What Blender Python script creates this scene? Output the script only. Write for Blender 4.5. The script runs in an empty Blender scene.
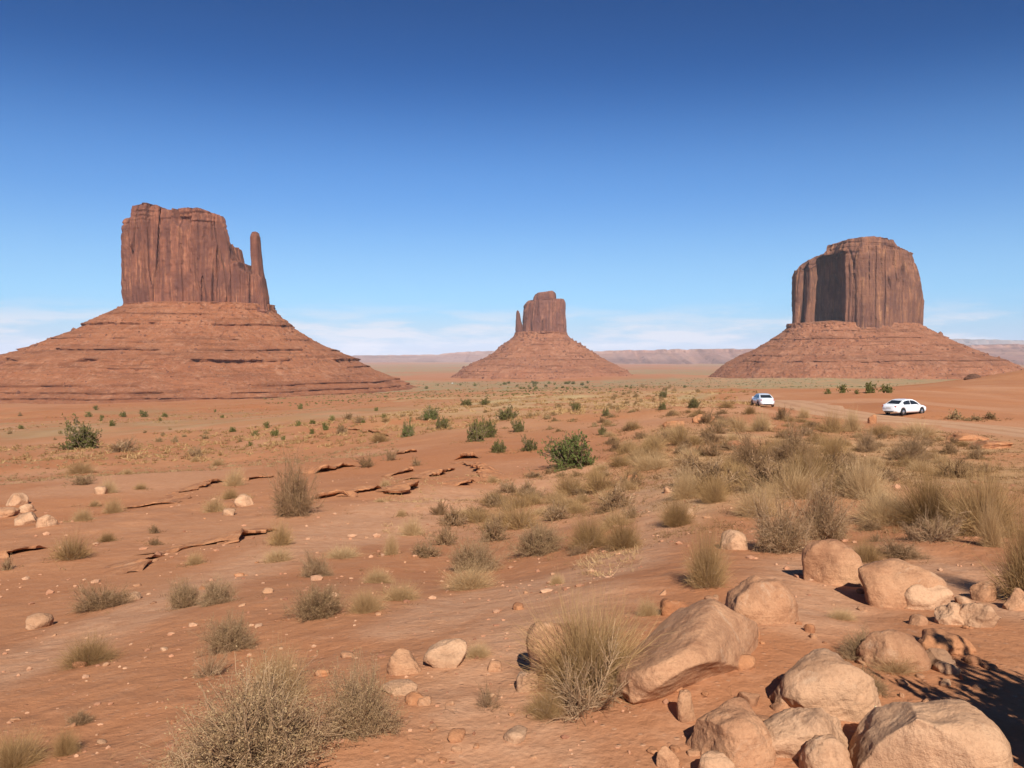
import bpy, bmesh, math, random, time
import numpy as np
T0 = time.time()
R = math.radians
scene = bpy.context.scene
C = bpy.data.collections.new('desert'); scene.collection.children.link(C)

# ------------------------------------------------------------------ noise
def _h(i, j, k, s):
    with np.errstate(over='ignore'):
        n = (i.astype(np.int64) * 374761393 + j.astype(np.int64) * 668265263 + k.astype(np.int64) * 2147483647 + s * 144665) & 0xffffffff
        n = ((n ^ (n >> 13)) * 1274126177) & 0xffffffff
        n = ((n ^ (n >> 15)) * 2246822519) & 0xffffffff
        n = n ^ (n >> 16)
    return n.astype(np.float64) / 2147483647.5 - 1.0
def _q(t): return t * t * t * (t * (t * 6 - 15) + 10)
def n2(x, y, s=0):
    x = np.asarray(x, float); y = np.asarray(y, float)
    xi = np.floor(x); yi = np.floor(y); u = _q(x - xi); v = _q(y - yi)
    z = np.zeros_like(xi)
    a = _h(xi, yi, z, s); b = _h(xi + 1, yi, z, s); c = _h(xi, yi + 1, z, s); d = _h(xi + 1, yi + 1, z, s)
    return (a + (b - a) * u) * (1 - v) + (c + (d - c) * u) * v
def n3(x, y, z, s=0):
    x, y, z = np.broadcast_arrays(np.asarray(x, float), np.asarray(y, float), np.asarray(z, float))
    xi = np.floor(x); yi = np.floor(y); zi = np.floor(z); u = _q(x - xi); v = _q(y - yi); w = _q(z - zi)
    def L(k):
        a = _h(xi, yi, k, s); b = _h(xi + 1, yi, k, s); c = _h(xi, yi + 1, k, s); d = _h(xi + 1, yi + 1, k, s)
        return (a + (b - a) * u) * (1 - v) + (c + (d - c) * u) * v
    return L(zi) * (1 - w) + L(zi + 1) * w
def sstep(a, b, x):
    t = np.clip((x - a) / (b - a), 0, 1); return t * t * (3 - 2 * t)

# ------------------------------------------------------------------ camera model (eye at the origin)
F = 804.0; PITCH = math.atan(29 / F); CP, SP = math.cos(PITCH), math.sin(PITCH)
def ray(px, py):
    a = (px - 512) / F; b = (384 - py) / F
    return np.array([a, CP + b * SP, -SP + b * CP])
def at(px, py, Y):
    r = ray(px, py); return r * (Y / r[1])

# ------------------------------------------------------------------ terrain
DN = np.array([.5, 2, 4, 6, 9, 14, 20, 30, 45, 60, 75, 100, 150, 220, 330, 500, 900, 1500, 2300, 4000, 8000, 60000.])
TAB = {
 -500: [-1.7, -2.0, -2.2, -2.55, -3.0, -3.9, -4.8, -6.0, -7.4, -8.7, -9.9, -11.8, -14.9, -19, -25, -34, -54, -77, -88, -96, -104, -170],
    0: [-1.7, -2.0, -2.2, -2.5, -2.95, -3.8, -4.7, -5.9, -7.3, -8.6, -9.8, -11.7, -14.8, -19, -25, -34, -54, -77, -88, -96, -104, -170],
  250: [-1.7, -2.0, -2.13, -2.4, -2.85, -3.65, -4.5, -5.7, -7.1, -8.3, -9.4, -11.2, -14.0, -17.8, -24, -33, -52, -74, -86, -95, -104, -170],
  500: [-1.7, -2.0, -2.06, -2.35, -2.9, -3.8, -4.6, -5.6, -6.5, -7.0, -7.5, -8.6, -10.3, -13.3, -18.5, -26, -44, -61, -71, -84, -100, -170],
  620: [-1.7, -2.0, -2.05, -2.25, -2.62, -3.3, -4.1, -4.9, -5.7, -6.2, -6.7, -7.4, -9.2, -12.4, -17.5, -24.5, -41, -57, -67, -82, -100, -170],
  700: [-1.7, -2.0, -2.04, -2.2, -2.42, -2.95, -3.6, -4.2, -4.75, -5.2, -5.6, -6.05, -8.3, -11.5, -16.5, -23, -38, -51, -61, -80, -100, -170],
  850: [-1.7, -2.0, -2.03, -2.2, -2.45, -2.95, -3.4, -4.05, -4.75, -5.3, -5.75, -5.75, -7.0, -9.5, -13.5, -20, -35, -46, -56, -78, -100, -170],
  940: [-1.7, -2.0, -2.02, -2.15, -2.35, -2.8, -3.25, -3.9, -4.6, -5.25, -5.75, -6.0, -7.2, -9.0, -11.5, -20, -35, -46, -56, -78, -100, -170],
 1024: [-1.7, -2.0, -2.0, -2.1, -2.3, -2.7, -3.1, -3.8, -4.5, -5.2, -5.8, -6.4, -7.8, -9.0, -7.6, -17, -35, -46, -56, -78, -100, -170],
 1500: [-1.7, -2.0, -2.0, -2.1, -2.3, -2.6, -3.0, -3.6, -4.3, -5.0, -5.7, -6.4, -7.8, -8.6, -6.6, -17, -35, -46, -56, -78, -100, -170]}
_us = np.linspace(-500, 1500, 201); _ls = np.linspace(math.log(.5), math.log(60000), 600)
_k = sorted(TAB); _rows = np.array([np.interp(_ls, np.log(DN), TAB[k]) for k in _k])
def _sm(a, sig, ax):
    n = int(3 * sig); w = np.exp(-.5 * (np.arange(-n, n + 1) / sig) ** 2); w /= w.sum()
    p = [(0, 0), (0, 0)]; p[ax] = (n, n); b = np.pad(a, p, mode='edge')
    return sum(w[i] * (b[i:i + a.shape[0], :] if ax == 0 else b[:, i:i + a.shape[1]]) for i in range(2 * n + 1))
_rows = _sm(_rows, 6, 1)
_T = np.array([np.interp(_us, _k, _rows[:, j]) for j in range(600)]).T
_T = _sm(_T, 5, 0)
def table(x, y):
    r = np.maximum(np.hypot(x, y), .5)
    az = np.arctan2(x, y); u = 512 + F * np.tan(np.clip(az, -1.2, 1.2)); u = np.clip(u, -499, 1499)
    a = (u + 500) / 10; b = (np.log(np.minimum(r, 59999)) - _ls[0]) / (_ls[1] - _ls[0])
    i = np.clip(a.astype(int), 0, 199); j = np.clip(b.astype(int), 0, 598); a = a - i; b = b - j
    return (_T[i, j] * (1 - b) + _T[i, j + 1] * b) * (1 - a) + (_T[i + 1, j] * (1 - b) + _T[i + 1, j + 1] * b) * a
ROADPTS = None
def seg_dist(x, y, pts):
    d = np.full(np.shape(x), 1e9)
    for (x0, y0), (x1, y1) in zip(pts[:-1], pts[1:]):
        vx, vy = x1 - x0, y1 - y0; t = np.clip(((x - x0) * vx + (y - y0) * vy) / (vx * vx + vy * vy), 0, 1)
        d = np.minimum(d, np.hypot(x - x0 - t * vx, y - y0 - t * vy))
    return d
OCT = [(.16, .004, 0, 22), (.4, .006, 0, 45), (1.1, .04, 0, 110), (3.2, .08, 0, 300), (9, .26, 4, 800), (28, .9, 25, 3000), (90, 2.0, 90, 9000), (420, 5, 400, 1e9)]
def ground(x, y):
    x = np.atleast_1d(np.asarray(x, float)); y = np.atleast_1d(np.asarray(y, float))
    h = table(x, y); r = np.hypot(x, y)
    flat = np.ones_like(r)
    if ROADPTS is not None:
        flat = .12 + .88 * sstep(4.5, 9, seg_dist(x, y, ROADPTS))
    rough = .65 + .6 * sstep(-.3, .6, n2(x / 7, y / 7, 31)) 
    far = r > 120; h[far] += 8.0 * np.exp(-((x[far] - 236) / 46) ** 2 - ((y[far] - 335) / 42) ** 2)
    for i, (lam, amp, lo, hi) in enumerate(OCT):
        m = r < hi * 1.3
        if not m.any(): continue
        w = (1 - sstep(hi * .7, hi * 1.3, r[m])) * (sstep(lo * .5, lo * 1.5, r[m]) if lo else 1)
        ca, sa = math.cos(i * 1.3), math.sin(i * 1.3)
        X = (x[m] * ca - y[m] * sa) / lam; Y = (x[m] * sa + y[m] * ca) / lam
        n = n2(X + 13.7 * i, Y - 7.1 * i, i)
        if lam in (3.2, 9): n = n
        h[m] += amp * n * w * flat[m] * (rough[m] if lam < 10 else 1)
    return h
def g1(x, y): return float(ground(x, y)[0])
_ts = np.exp(np.linspace(math.log(2.2), math.log(9000), 1500))
def hit(px, py):
    r = ray(px, py); hx = math.hypot(r[0], r[1])
    t = _ts / hx; d = ground(r[0] * t, r[1] * t) - r[2] * t
    k = np.nonzero(d > 0)[0]
    if len(k) == 0: return None
    k = max(k[0], 1); f = d[k - 1] / (d[k - 1] - d[k] + 1e-12); tt = t[k - 1] + (t[k] - t[k - 1]) * np.clip(f, 0, 1)
    p = r * tt; p[2] = g1(p[0], p[1]); return p
ROADPIX = [(1300, 470), (1130, 446), (1030, 431), (965, 422), (905, 417.5), (855, 410), (815, 404.5), (780, 402), (760, 401.5)]
_rp = [hit(a, b) for a, b in ROADPIX]; ROADPTS = [(p[0], p[1]) for p in _rp]
_e = np.array(ROADPTS[-1]); _d = _e - np.array(ROADPTS[-2]); _d /= np.hypot(*_d)
ROADPTS += [tuple(_e + _d * 12 + np.array([0, 6])), tuple(_e + _d * 26 + np.array([0, 22]))]

# ------------------------------------------------------------------ mesh helpers
def mesh_np(name, V, Q=None, Tr=None, smooth=False, attrs=None):
    me = bpy.data.meshes.new(name)
    V = np.asarray(V, np.float32); nq = 0 if Q is None else len(Q); nt = 0 if Tr is None else len(Tr)
    me.vertices.add(len(V)); me.vertices.foreach_set('co', V.ravel())
    idx = []; tot = []
    if nq: idx.append(np.asarray(Q, np.int32).ravel()); tot.append(np.full(nq, 4, np.int32))
    if nt: idx.append(np.asarray(Tr, np.int32).ravel()); tot.append(np.full(nt, 3, np.int32))
    idx = np.concatenate(idx); tot = np.concatenate(tot)
    me.loops.add(len(idx)); me.loops.foreach_set('vertex_index', idx)
    me.polygons.add(len(tot)); st = np.concatenate([[0], np.cumsum(tot)[:-1]]).astype(np.int32)
    me.polygons.foreach_set('loop_start', st); me.polygons.foreach_set('loop_total', tot)
    me.polygons.foreach_set('use_smooth', np.full(len(tot), smooth))
    for k, a in (attrs or {}).items():
        at_ = me.attributes.new(k, 'FLOAT', 'POINT'); at_.data.foreach_set('value', np.asarray(a, np.float32))
    me.update(calc_edges=True); me.validate()
    return me
def grid_quads(nr, nc, wrap=False):
    r = np.arange(nr - 1)[:, None]; c = np.arange(nc if wrap else nc - 1)[None, :]; c2 = (c + 1) % nc
    return np.stack([r * nc + c, r * nc + c2, (r + 1) * nc + c2, (r + 1) * nc + c], -1).reshape(-1, 4)
def link(name, me, mat=None, parent=None, loc=None):
    o = bpy.data.objects.new(name, me); C.objects.link(o)
    if mat and len(me.materials) == 0: me.materials.append(mat)
    if parent: o.parent = parent
    if loc is not None: o.location = loc
    return o
def tag(o, label=None, cat=None, group=None, kind=None):
    if label: o['label'] = label
    if cat: o['category'] = cat
    if group: o['group'] = group
    if kind: o['kind'] = kind
    return o
def empty(name, loc, rz=0, sc=None):
    o = bpy.data.objects.new(name, None); C.objects.link(o); o.location = loc; o.rotation_euler = (0, 0, rz)
    o.empty_display_size = .2
    if sc is not None: o.scale = sc
    return o

# ------------------------------------------------------------------ material helpers
class NT:
    def __init__(s, name):
        s.m = bpy.data.materials.new(name); s.m.use_nodes = True; s.t = s.m.node_tree; s.t.nodes.clear()
        s.out = s.n('ShaderNodeOutputMaterial')
    def n(s, ty, **kw):
        nd = s.t.nodes.new(ty)
        for k, v in kw.items(): setattr(nd, k, v)
        return nd
    def l(s, a, b): s.t.links.new(a, b)
    def pos(s, scale=(1, 1, 1), obj=False):
        if obj: o = s.n('ShaderNodeTexCoord').outputs['Object']
        else: o = s.n('ShaderNodeNewGeometry').outputs['Position']
        mp = s.n('ShaderNodeMapping'); mp.inputs['Scale'].default_value = scale; s.l(o, mp.inputs['Vector']); return mp.outputs[0]
    def noise(s, v, scale, detail=6, rough=.55, dist=0):
        nd = s.n('ShaderNodeTexNoise'); s.l(v, nd.inputs['Vector']); nd.inputs['Scale'].default_value = scale
        nd.inputs['Detail'].default_value = detail; nd.inputs['Roughness'].default_value = rough; nd.inputs['Distortion'].default_value = dist
        return nd.outputs['Fac']
    def vor(s, v, scale, feature='F1', out='Distance'):
        nd = s.n('ShaderNodeTexVoronoi'); nd.feature = feature; s.l(v, nd.inputs['Vector']); nd.inputs['Scale'].default_value = scale
        return nd.outputs[out]
    def attr(s, name): 
        a = s.n('ShaderNodeAttribute'); a.attribute_name = name; return a.outputs['Fac']
    def ramp(s, f, stops, interp='LINEAR'):
        r = s.n('ShaderNodeValToRGB'); s.l(f, r.inputs[0]); e = r.color_ramp.elements; r.color_ramp.interpolation = interp
        while len(e) < len(stops): e.new(.5)
        for el, (p, c) in zip(e, stops):
            el.position = p; el.color = (*c, 1) if not isinstance(c, (int, float)) else (c, c, c, 1)
        return r.outputs[0]
    def mix(s, f, a, b, mode='MIX'):
        m = s.n('ShaderNodeMix'); m.data_type = 'RGBA'; m.blend_type = mode
        for sock, v in ((m.inputs[0], f), (m.inputs[6], a), (m.inputs[7], b)):
            if isinstance(v, (int, float)): sock.default_value = v
            elif isinstance(v, tuple): sock.default_value = (*v, 1)
            else: s.l(v, sock)
        return m.outputs[2]
    def math(s, op, a, b=None, c=None, clamp=False):
        m = s.n('ShaderNodeMath'); m.operation = op; m.use_clamp = clamp
        for i, v in enumerate((a, b, c)):
            if v is None: continue
            if isinstance(v, (int, float)): m.inputs[i].default_value = v
            else: s.l(v, m.inputs[i])
        return m.outputs[0]
    def bump(s, h, dist, strength=1.0, nrm=None):
        b = s.n('ShaderNodeBump'); s.l(h, b.inputs['Height']); b.inputs['Distance'].default_value = dist; b.inputs['Strength'].default_value = strength
        if nrm: s.l(nrm, b.inputs['Normal'])
        return b.outputs[0]
    def principled(s, col, rough=.95, nrm=None, spec=.15, **kw):
        p = s.n('ShaderNodeBsdfPrincipled')
        if isinstance(col, tuple): p.inputs['Base Color'].default_value = (*col, 1)
        else: s.l(col, p.inputs['Base Color'])
        if isinstance(rough, (int, float)): p.inputs['Roughness'].default_value = rough
        else: s.l(rough, p.inputs['Roughness'])
        p.inputs['Specular IOR Level'].default_value = spec
        if nrm: s.l(nrm, p.inputs['Normal'])
        for k, v in kw.items(): p.inputs[k].default_value = v
        s.l(p.outputs[0], s.out.inputs[0]); return s.m

def ground_mat():
    t = NT('desert_soil'); v = t.pos()
    big = t.noise(v, .035, 4); mid = t.noise(v, .35, 6, .6); fine = t.noise(v, 4, 8, .65); grit = t.noise(v, 28, 6, .7)
    red = t.mix(t.ramp(mid, [(.3, 0.), (.7, 1.)]), (.355, .136, .055), (.445, .200, .091))
    red = t.mix(t.ramp(big, [(.38, 0.), (.62, 1.)]), red, (.375, .136, .050))
    sandc = t.mix(t.ramp(fine, [(.35, 0.), (.65, 1.)]), (.46, .226, .116), (.545, .295, .165))
    c = t.mix(t.attr('sand'), red, sandc)
    # pale and dark grains lying in the soil
    cell = t.vor(v, 16, 'F1', 'Color'); d = t.vor(v, 16)
    sp = t.n('ShaderNodeSeparateColor'); t.l(cell, sp.inputs[0])
    spot = t.math('MULTIPLY', t.math('LESS_THAN', d, .26), t.math('GREATER_THAN', sp.outputs[0], .72))
    c = t.mix(t.math('MULTIPLY', spot, .45), c, t.mix(sp.outputs[1], (.27, .11, .055), (.56, .34, .21)))
    c = t.mix(t.ramp(grit, [(.3, .35), (.7, 0.)]), c, (.24, .10, .05))
    c = t.mix(t.ramp(fine, [(.52, 0.), (.8, .45)]), c, (.47, .25, .14))
    # dry grass and scrub growing over the flats (seen from far)
    sc = t.noise(v, .09, 9, .72); veg = t.math('MULTIPLY', t.attr('straw'), t.ramp(sc, [(.40, 0.), (.58, 1.)]))
    c = t.mix(veg, c, t.mix(t.noise(v, .5, 5, .7), (.36, .235, .105), (.50, .34, .175)))
    sc2 = t.noise(v, .035, 10, .78); veg2 = t.math('MULTIPLY', t.attr('scrub'), t.ramp(sc2, [(.42, 0.), (.56, 1.)]))
    c = t.mix(veg2, c, t.mix(t.noise(v, .1, 6, .8), (.20, .165, .078), (.34, .265, .135)))
    c = t.mix(t.ramp(t.noise(v, 1.6, 9, .75, .8), [(.30, .55), (.44, 0.)]), c, (.30, .118, .048)); h = t.math('ADD', t.math('ADD', t.math('MULTIPLY', fine, .017), t.math('MULTIPLY', t.noise(v, 2.6, 3, .45), .035)), t.math('MULTIPLY', grit, .009))
    clod = t.vor(t.pos(), 7, 'SMOOTH_F1'); clod2 = t.vor(t.pos((1, 1.1, 1)), 23, 'SMOOTH_F1'); lump = t.noise(v, 11, 5, .6)
    h = t.math('ADD', h, t.math('MULTIPLY', t.math('MULTIPLY', clod, lump), -.018)); h = t.math('ADD', h, t.math('MULTIPLY', t.math('MULTIPLY', clod2, lump), -.010))
    h = t.math('SUBTRACT', h, t.math('MULTIPLY', t.math('MULTIPLY', d, spot), .03))
    return t.principled(c, .97, t.bump(h, 1.0, .9), .1)

def rock_mat(name, base, light, dark, streak=True, sc=1.0):
    t = NT(name); g = t.n('ShaderNodeNewGeometry'); v = t.pos()
    vs = t.pos((1, 1, .07)); hs = t.pos((.12, .12, 1))
    st = t.noise(vs, .11 * sc, 8, .62, .5); st2 = t.noise(vs, .2 * sc, 7, .68); band = t.noise(hs, .10 * sc, 6, .6); fine = t.noise(v, .25 * sc, 8, .7)
    c = t.mix(t.ramp(st, [(.36, 0.), (.62, 1.)]), dark, base)
    c = t.mix(t.ramp(st2, [(.52, 0.), (.68, .9)]), c, light); c = t.mix(t.ramp(t.noise(v, .022 * sc, 4, .6), [(.40, .75), (.55, 0.)]), c, dark)
    c = t.mix(t.ramp(band, [(.30, .6), (.46, 0.)]), c, tuple(.62 * a for a in base))
    c = t.mix(t.ramp(fine, [(.25, .55), (.5, 0.)]), c, tuple(.55 * a for a in base))
    h = t.math('ADD', t.math('MULTIPLY', st2, 4.0), t.math('ADD', t.math('MULTIPLY', fine, 3.0), t.math('MULTIPLY', band, 2.5)))
    return t.principled(c, .95, t.bump(h, .8 / sc, .8), .1)

def talus_mat(name, a, b, sc=1.0, ledge=True):
    t = NT(name); v = t.pos(); hs = t.pos((.05, .05, 1))
    big = t.noise(v, .018 * sc, 5, .6); fine = t.noise(v, .16 * sc, 9, .75); band = t.noise(hs, .16 * sc, 6, .65)
    c = t.mix(t.ramp(big, [(.35, 0.), (.65, 1.)]), a, b)
    c = t.mix(t.ramp(band, [(.36, .75), (.5, 0.)]), c, tuple(.55 * x for x in a))
    c = t.mix(t.ramp(band, [(.58, 0.), (.72, .4)]), c, (.30, .125, .062))
    c = t.mix(t.ramp(fine, [(.28, .6), (.48, 0.)]), c, tuple(.5 * x for x in a))
    c = t.mix(t.ramp(fine, [(.56, 0.), (.74, .6)]), c, (.32, .15, .085))
    cell = t.vor(v, .22 * sc, 'F1', 'Color'); d = t.vor(v, .22 * sc); sp = t.n('ShaderNodeSeparateColor'); t.l(cell, sp.inputs[0])
    spot = t.math('MULTIPLY', t.math('LESS_THAN', d, .3), t.math('GREATER_THAN', sp.outputs[0], .6))
    c = t.mix(t.ramp(t.noise(v, .05 * sc, 10, .8, .5), [(.50, 0.), (.66, .7)]), c, (.40, .20, .115)); c = t.mix(t.ramp(t.noise(v, .09 * sc, 10, .8), [(.34, .6), (.46, 0.)]), c, tuple(.5 * x for x in a)); c = t.mix(t.math('MULTIPLY', spot, .8), c, t.mix(sp.outputs[1], (.10, .04, .022), (.38, .20, .12)))
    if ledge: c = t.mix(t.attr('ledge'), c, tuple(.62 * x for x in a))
    h = t.math('ADD', t.math('MULTIPLY', fine, 4.0), t.math('MULTIPLY', spot, 1.0))
    return t.principled(c, .97, t.bump(h, .9 / sc, .9), .08)

def boulder_mat(name, a, b, dark):
    t = NT(name); v = t.pos()
    oi = t.n('ShaderNodeObjectInfo')
    big = t.noise(v, 2.2, 5, .6, .6); mid = t.noise(v, 9, 8, .68); fine = t.noise(v, 60, 6, .7)
    c = t.mix(t.ramp(big, [(.36, 0.), (.62, 1.)]), a, b)
    c = t.mix(t.math('MULTIPLY', oi.outputs['Random'], .5), c, tuple(min(1, 1.12 * x) for x in b))
    c = t.mix(t.ramp(t.noise(v, 1.5, 7, .7, .8), [(.36, .75), (.52, 0.)]), c, dark); c = t.mix(t.ramp(mid, [(.28, .8), (.45, 0.)]), c, dark)
    c = t.mix(t.ramp(t.noise(v, 3.5, 9, .75, 1.2), [(.56, 0.), (.68, .45)]), c, (.52, .36, .235))
    c = t.mix(t.ramp(fine, [(.3, .45), (.55, 0.)]), c, tuple(.6 * x for x in a))
    pit = t.vor(v, 26, 'SMOOTH_F1'); bed = t.noise(t.pos((.6, .6, 7)), 3.0, 6, .65, .4); c = t.mix(t.ramp(bed, [(.34, .3), (.46, 0.)]), c, dark)
    h = t.math('ADD', t.math('ADD', t.math('MULTIPLY', mid, .028), t.math('MULTIPLY', bed, .013)), t.math('ADD', t.math('MULTIPLY', fine, .011), t.math('MULTIPLY', pit, .006)))
    return t.principled(c, .93, t.bump(h, 1.0, .8), .15)

def plant_mat(name, stops, transl=.25, rough=.9):
    t = NT(name); oi = t.n('ShaderNodeObjectInfo')
    f = t.math('ADD', t.math('MULTIPLY', t.attr('tint'), .62), t.math('MULTIPLY', oi.outputs['Random'], .38))
    c = t.ramp(f, stops)
    d = t.n('ShaderNodeBsdfDiffuse'); t.l(c, d.inputs[0]); tr = t.n('ShaderNodeBsdfTranslucent'); t.l(c, tr.inputs[0])
    mx = t.n('ShaderNodeMixShader'); mx.inputs[0].default_value = transl; t.l(d.outputs[0], mx.inputs[1]); t.l(tr.outputs[0], mx.inputs[2])
    t.l(mx.outputs[0], t.out.inputs[0]); return t.m
def plain(name, col, rough=.5, metal=0., spec=.5, coat=0.):
    t = NT(name); v = t.pos(); n = t.noise(v, 6, 4)
    c = t.mix(t.ramp(n, [(.3, 0.), (.7, 1.)]), tuple(.93 * x for x in col), col)
    m = t.principled(c, rough, None, spec); p = [n for n in m.node_tree.nodes if n.type == 'BSDF_PRINCIPLED'][0]
    p.inputs['Metallic'].default_value = metal; p.inputs['Coat Weight'].default_value = coat; return m

M = {}
M['ground'] = ground_mat()
M['cliff_mitten'] = rock_mat('mitten_sandstone', (.245, .092, .052), (.38, .165, .085), (.115, .046, .033))
M['cliff_far'] = rock_mat('far_sandstone', (.235, .095, .058), (.35, .165, .095), (.12, .052, .04), sc=.8)
M['cliff_block'] = rock_mat('blocky_sandstone', (.24, .104, .056), (.38, .185, .088), (.115, .052, .037), sc=.8)
M['talus'] = talus_mat('red_talus', (.25, .089, .040), (.30, .117, .054))
M['talus2'] = talus_mat('brown_talus', (.25, .096, .047), (.29, .122, .062), .8)
M['block'] = rock_mat('fallen_block_rock', (.25, .10, .055), (.38, .18, .10), (.13, .055, .035), sc=2.)
M['boulder'] = boulder_mat('tan_boulder_rock', (.37, .178, .090), (.45, .240, .128), (.23, .102, .052))
M['pale'] = boulder_mat('pale_boulder_rock', (.42, .225, .122), (.49, .292, .17), (.25, .13, .07))
M['redrock'] = boulder_mat('red_ledge_rock', (.35, .145, .062), (.42, .195, .092), (.18, .072, .038))
M['darkrock'] = boulder_mat('dark_outcrop_rock', (.085, .04, .026), (.13, .062, .038), (.05, .025, .018))
M['grass'] = plant_mat('dry_straw_blades', [(0, (.34, .20, .09)), (.5, (.48, .308, .15)), (1, (.62, .43, .235))], .3)
M['broom'] = plant_mat('olive_broom_stems', [(0, (.19, .105, .043)), (.5, (.335, .200, .085)), (1, (.52, .335, .155))], .25)
M['brownleaf'] = plant_mat('brown_shrub_leaves', [(0, (.16, .086, .038)), (.5, (.275, .162, .075)), (1, (.44, .28, .135))], .25)
M['sageleaf'] = plant_mat('grey_sage_leaves', [(0, (.18, .108, .050)), (.5, (.30, .192, .092)), (1, (.46, .318, .170))], .2)
M['greenleaf'] = plant_mat('green_shrub_leaves', [(0, (.07, .09, .024)), (.5, (.17, .19, .055)), (1, (.32, .31, .12))], .35)
M['darkleaf'] = plant_mat('dark_scrub_leaves', [(0, (.075, .072, .024)), (.5, (.155, .14, .045)), (1, (.30, .255, .095))], .25)
M['twig'] = plant_mat('grey_dead_twigs', [(0, (.14, .078, .040)), (.5, (.245, .145, .078)), (1, (.40, .265, .155))], 0.)
M['bark'] = plant_mat('dark_brown_bark', [(0, (.10, .06, .035)), (.5, (.17, .11, .07)), (1, (.30, .21, .14))], 0.)

# ------------------------------------------------------------------ ground sheet
def zones(x, y):
    r = np.hypot(x, y)
    w = np.zeros_like(r); near = r < 140
    wob = 1.2 * n2(x / 3, y / 3, 55)
    for pix, wd in (([(-60, 700), (80, 640), (200, 588), (300, 548), (400, 515), (470, 497), (570, 478)], .055),
                    ([(700, 470), (665, 520), (600, 572), (480, 600), (410, 628)], .045), ([(560, 600), (480, 690), (520, 768)], .07), ([(800, 620), (860, 560), (960, 580), (1020, 610)], .06)):
        pts = [tuple(hit(a, b)[:2]) for a, b in pix]
        d = seg_dist(x[near], y[near], pts); rr = r[near]
        w[near] = np.maximum(w[near], 1 - sstep(wd * .4 * rr, wd * rr * 1.8, d + wob[near] * .02 * rr))
    sand = np.clip(w * .8 + .5 * sstep(.1, .8, n2(x / 11, y / 11, 77)) * (r < 300) + .2, 0, 1)
    sand = np.where(r > 400, np.clip(.04 + .3 * n2(x / 300, y / 700, 5), 0, 1), sand)
    az = np.arctan2(x, y); u = 512 + F * np.tan(np.clip(az, -1.2, 1.2))
    lowland = sstep(60, 160, r) * (1 - sstep(700, 1100, r))
    patch = sstep(-.35, .35, n2(x / 45, y / 80, 12) + .4 * n2(x / 14, y / 22, 13))
    leftw = .12 + .88 * sstep(330, 460, u) * (1 - sstep(700, 760, u))
    straw = lowland * (.25 + .75 * patch) * leftw
    straw = np.where((u > 720) & (r < 300), straw * .15, straw)
    bank = sstep(600, 690, u) * sstep(13, 20, r) * (1 - sstep(45, 70, r)) * .65
    straw = np.maximum(straw, bank)
    scrub = sstep(600, 1200, r) * (1 - sstep(9000, 16000, r)) * sstep(-.35, .35, n2(x / 700, y / 500, 21) + .35 * n2(x / 160, y / 220, 22))
    scrub = np.maximum(scrub, .55 * sstep(120, 250, r) * (1 - sstep(600, 900, r)) * sstep(-.2, .5, n2(x / 60, y / 90, 23)) * (1 - sstep(700, 900, u)))
    vg = sstep(640, 760, u) * sstep(480, 700, r) * (1 - sstep(1900, 2500, r)); scrub = np.maximum(scrub, vg); straw = np.maximum(straw, vg * .7)
    return sand, straw, np.clip(scrub, 0, 1)
def make_ground():
    rr = np.concatenate([[.3, .8, 1.4, 1.9], np.exp(np.linspace(math.log(2.3), math.log(60), 560)), np.exp(np.linspace(math.log(60), math.log(3200), 420))[1:], np.exp(np.linspace(math.log(3200), math.log(33000), 80))[1:]])
    az = np.concatenate([np.linspace(-180, -50, 60)[:-1], np.linspace(-50, 50, 1250), np.linspace(50, 180, 60)[1:-1]]) * math.pi / 180
    X = rr[:, None] * np.sin(az)[None]; Y = rr[:, None] * np.cos(az)[None]
    x = X.ravel(); y = Y.ravel(); z = ground(x, y); sa, st, sc = zones(x, y)
    n = len(az); q = grid_quads(len(rr), n, True)[:, ::-1]
    V = np.stack([x, y, z], -1); V = np.vstack([V, [0, 0, z[:n].mean()]])
    fan = np.stack([np.full(n, len(V) - 1), (np.arange(n) + 1) % n, np.arange(n)], -1)
    ap = lambda a: np.append(a, 0)
    me = mesh_np('ground', V, q, fan, True, {'sand': ap(sa), 'straw': ap(st), 'scrub': ap(sc)})
    tag(link('ground', me, M['ground']), kind='structure')
make_ground(); print('ground', time.time() - T0)

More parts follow.
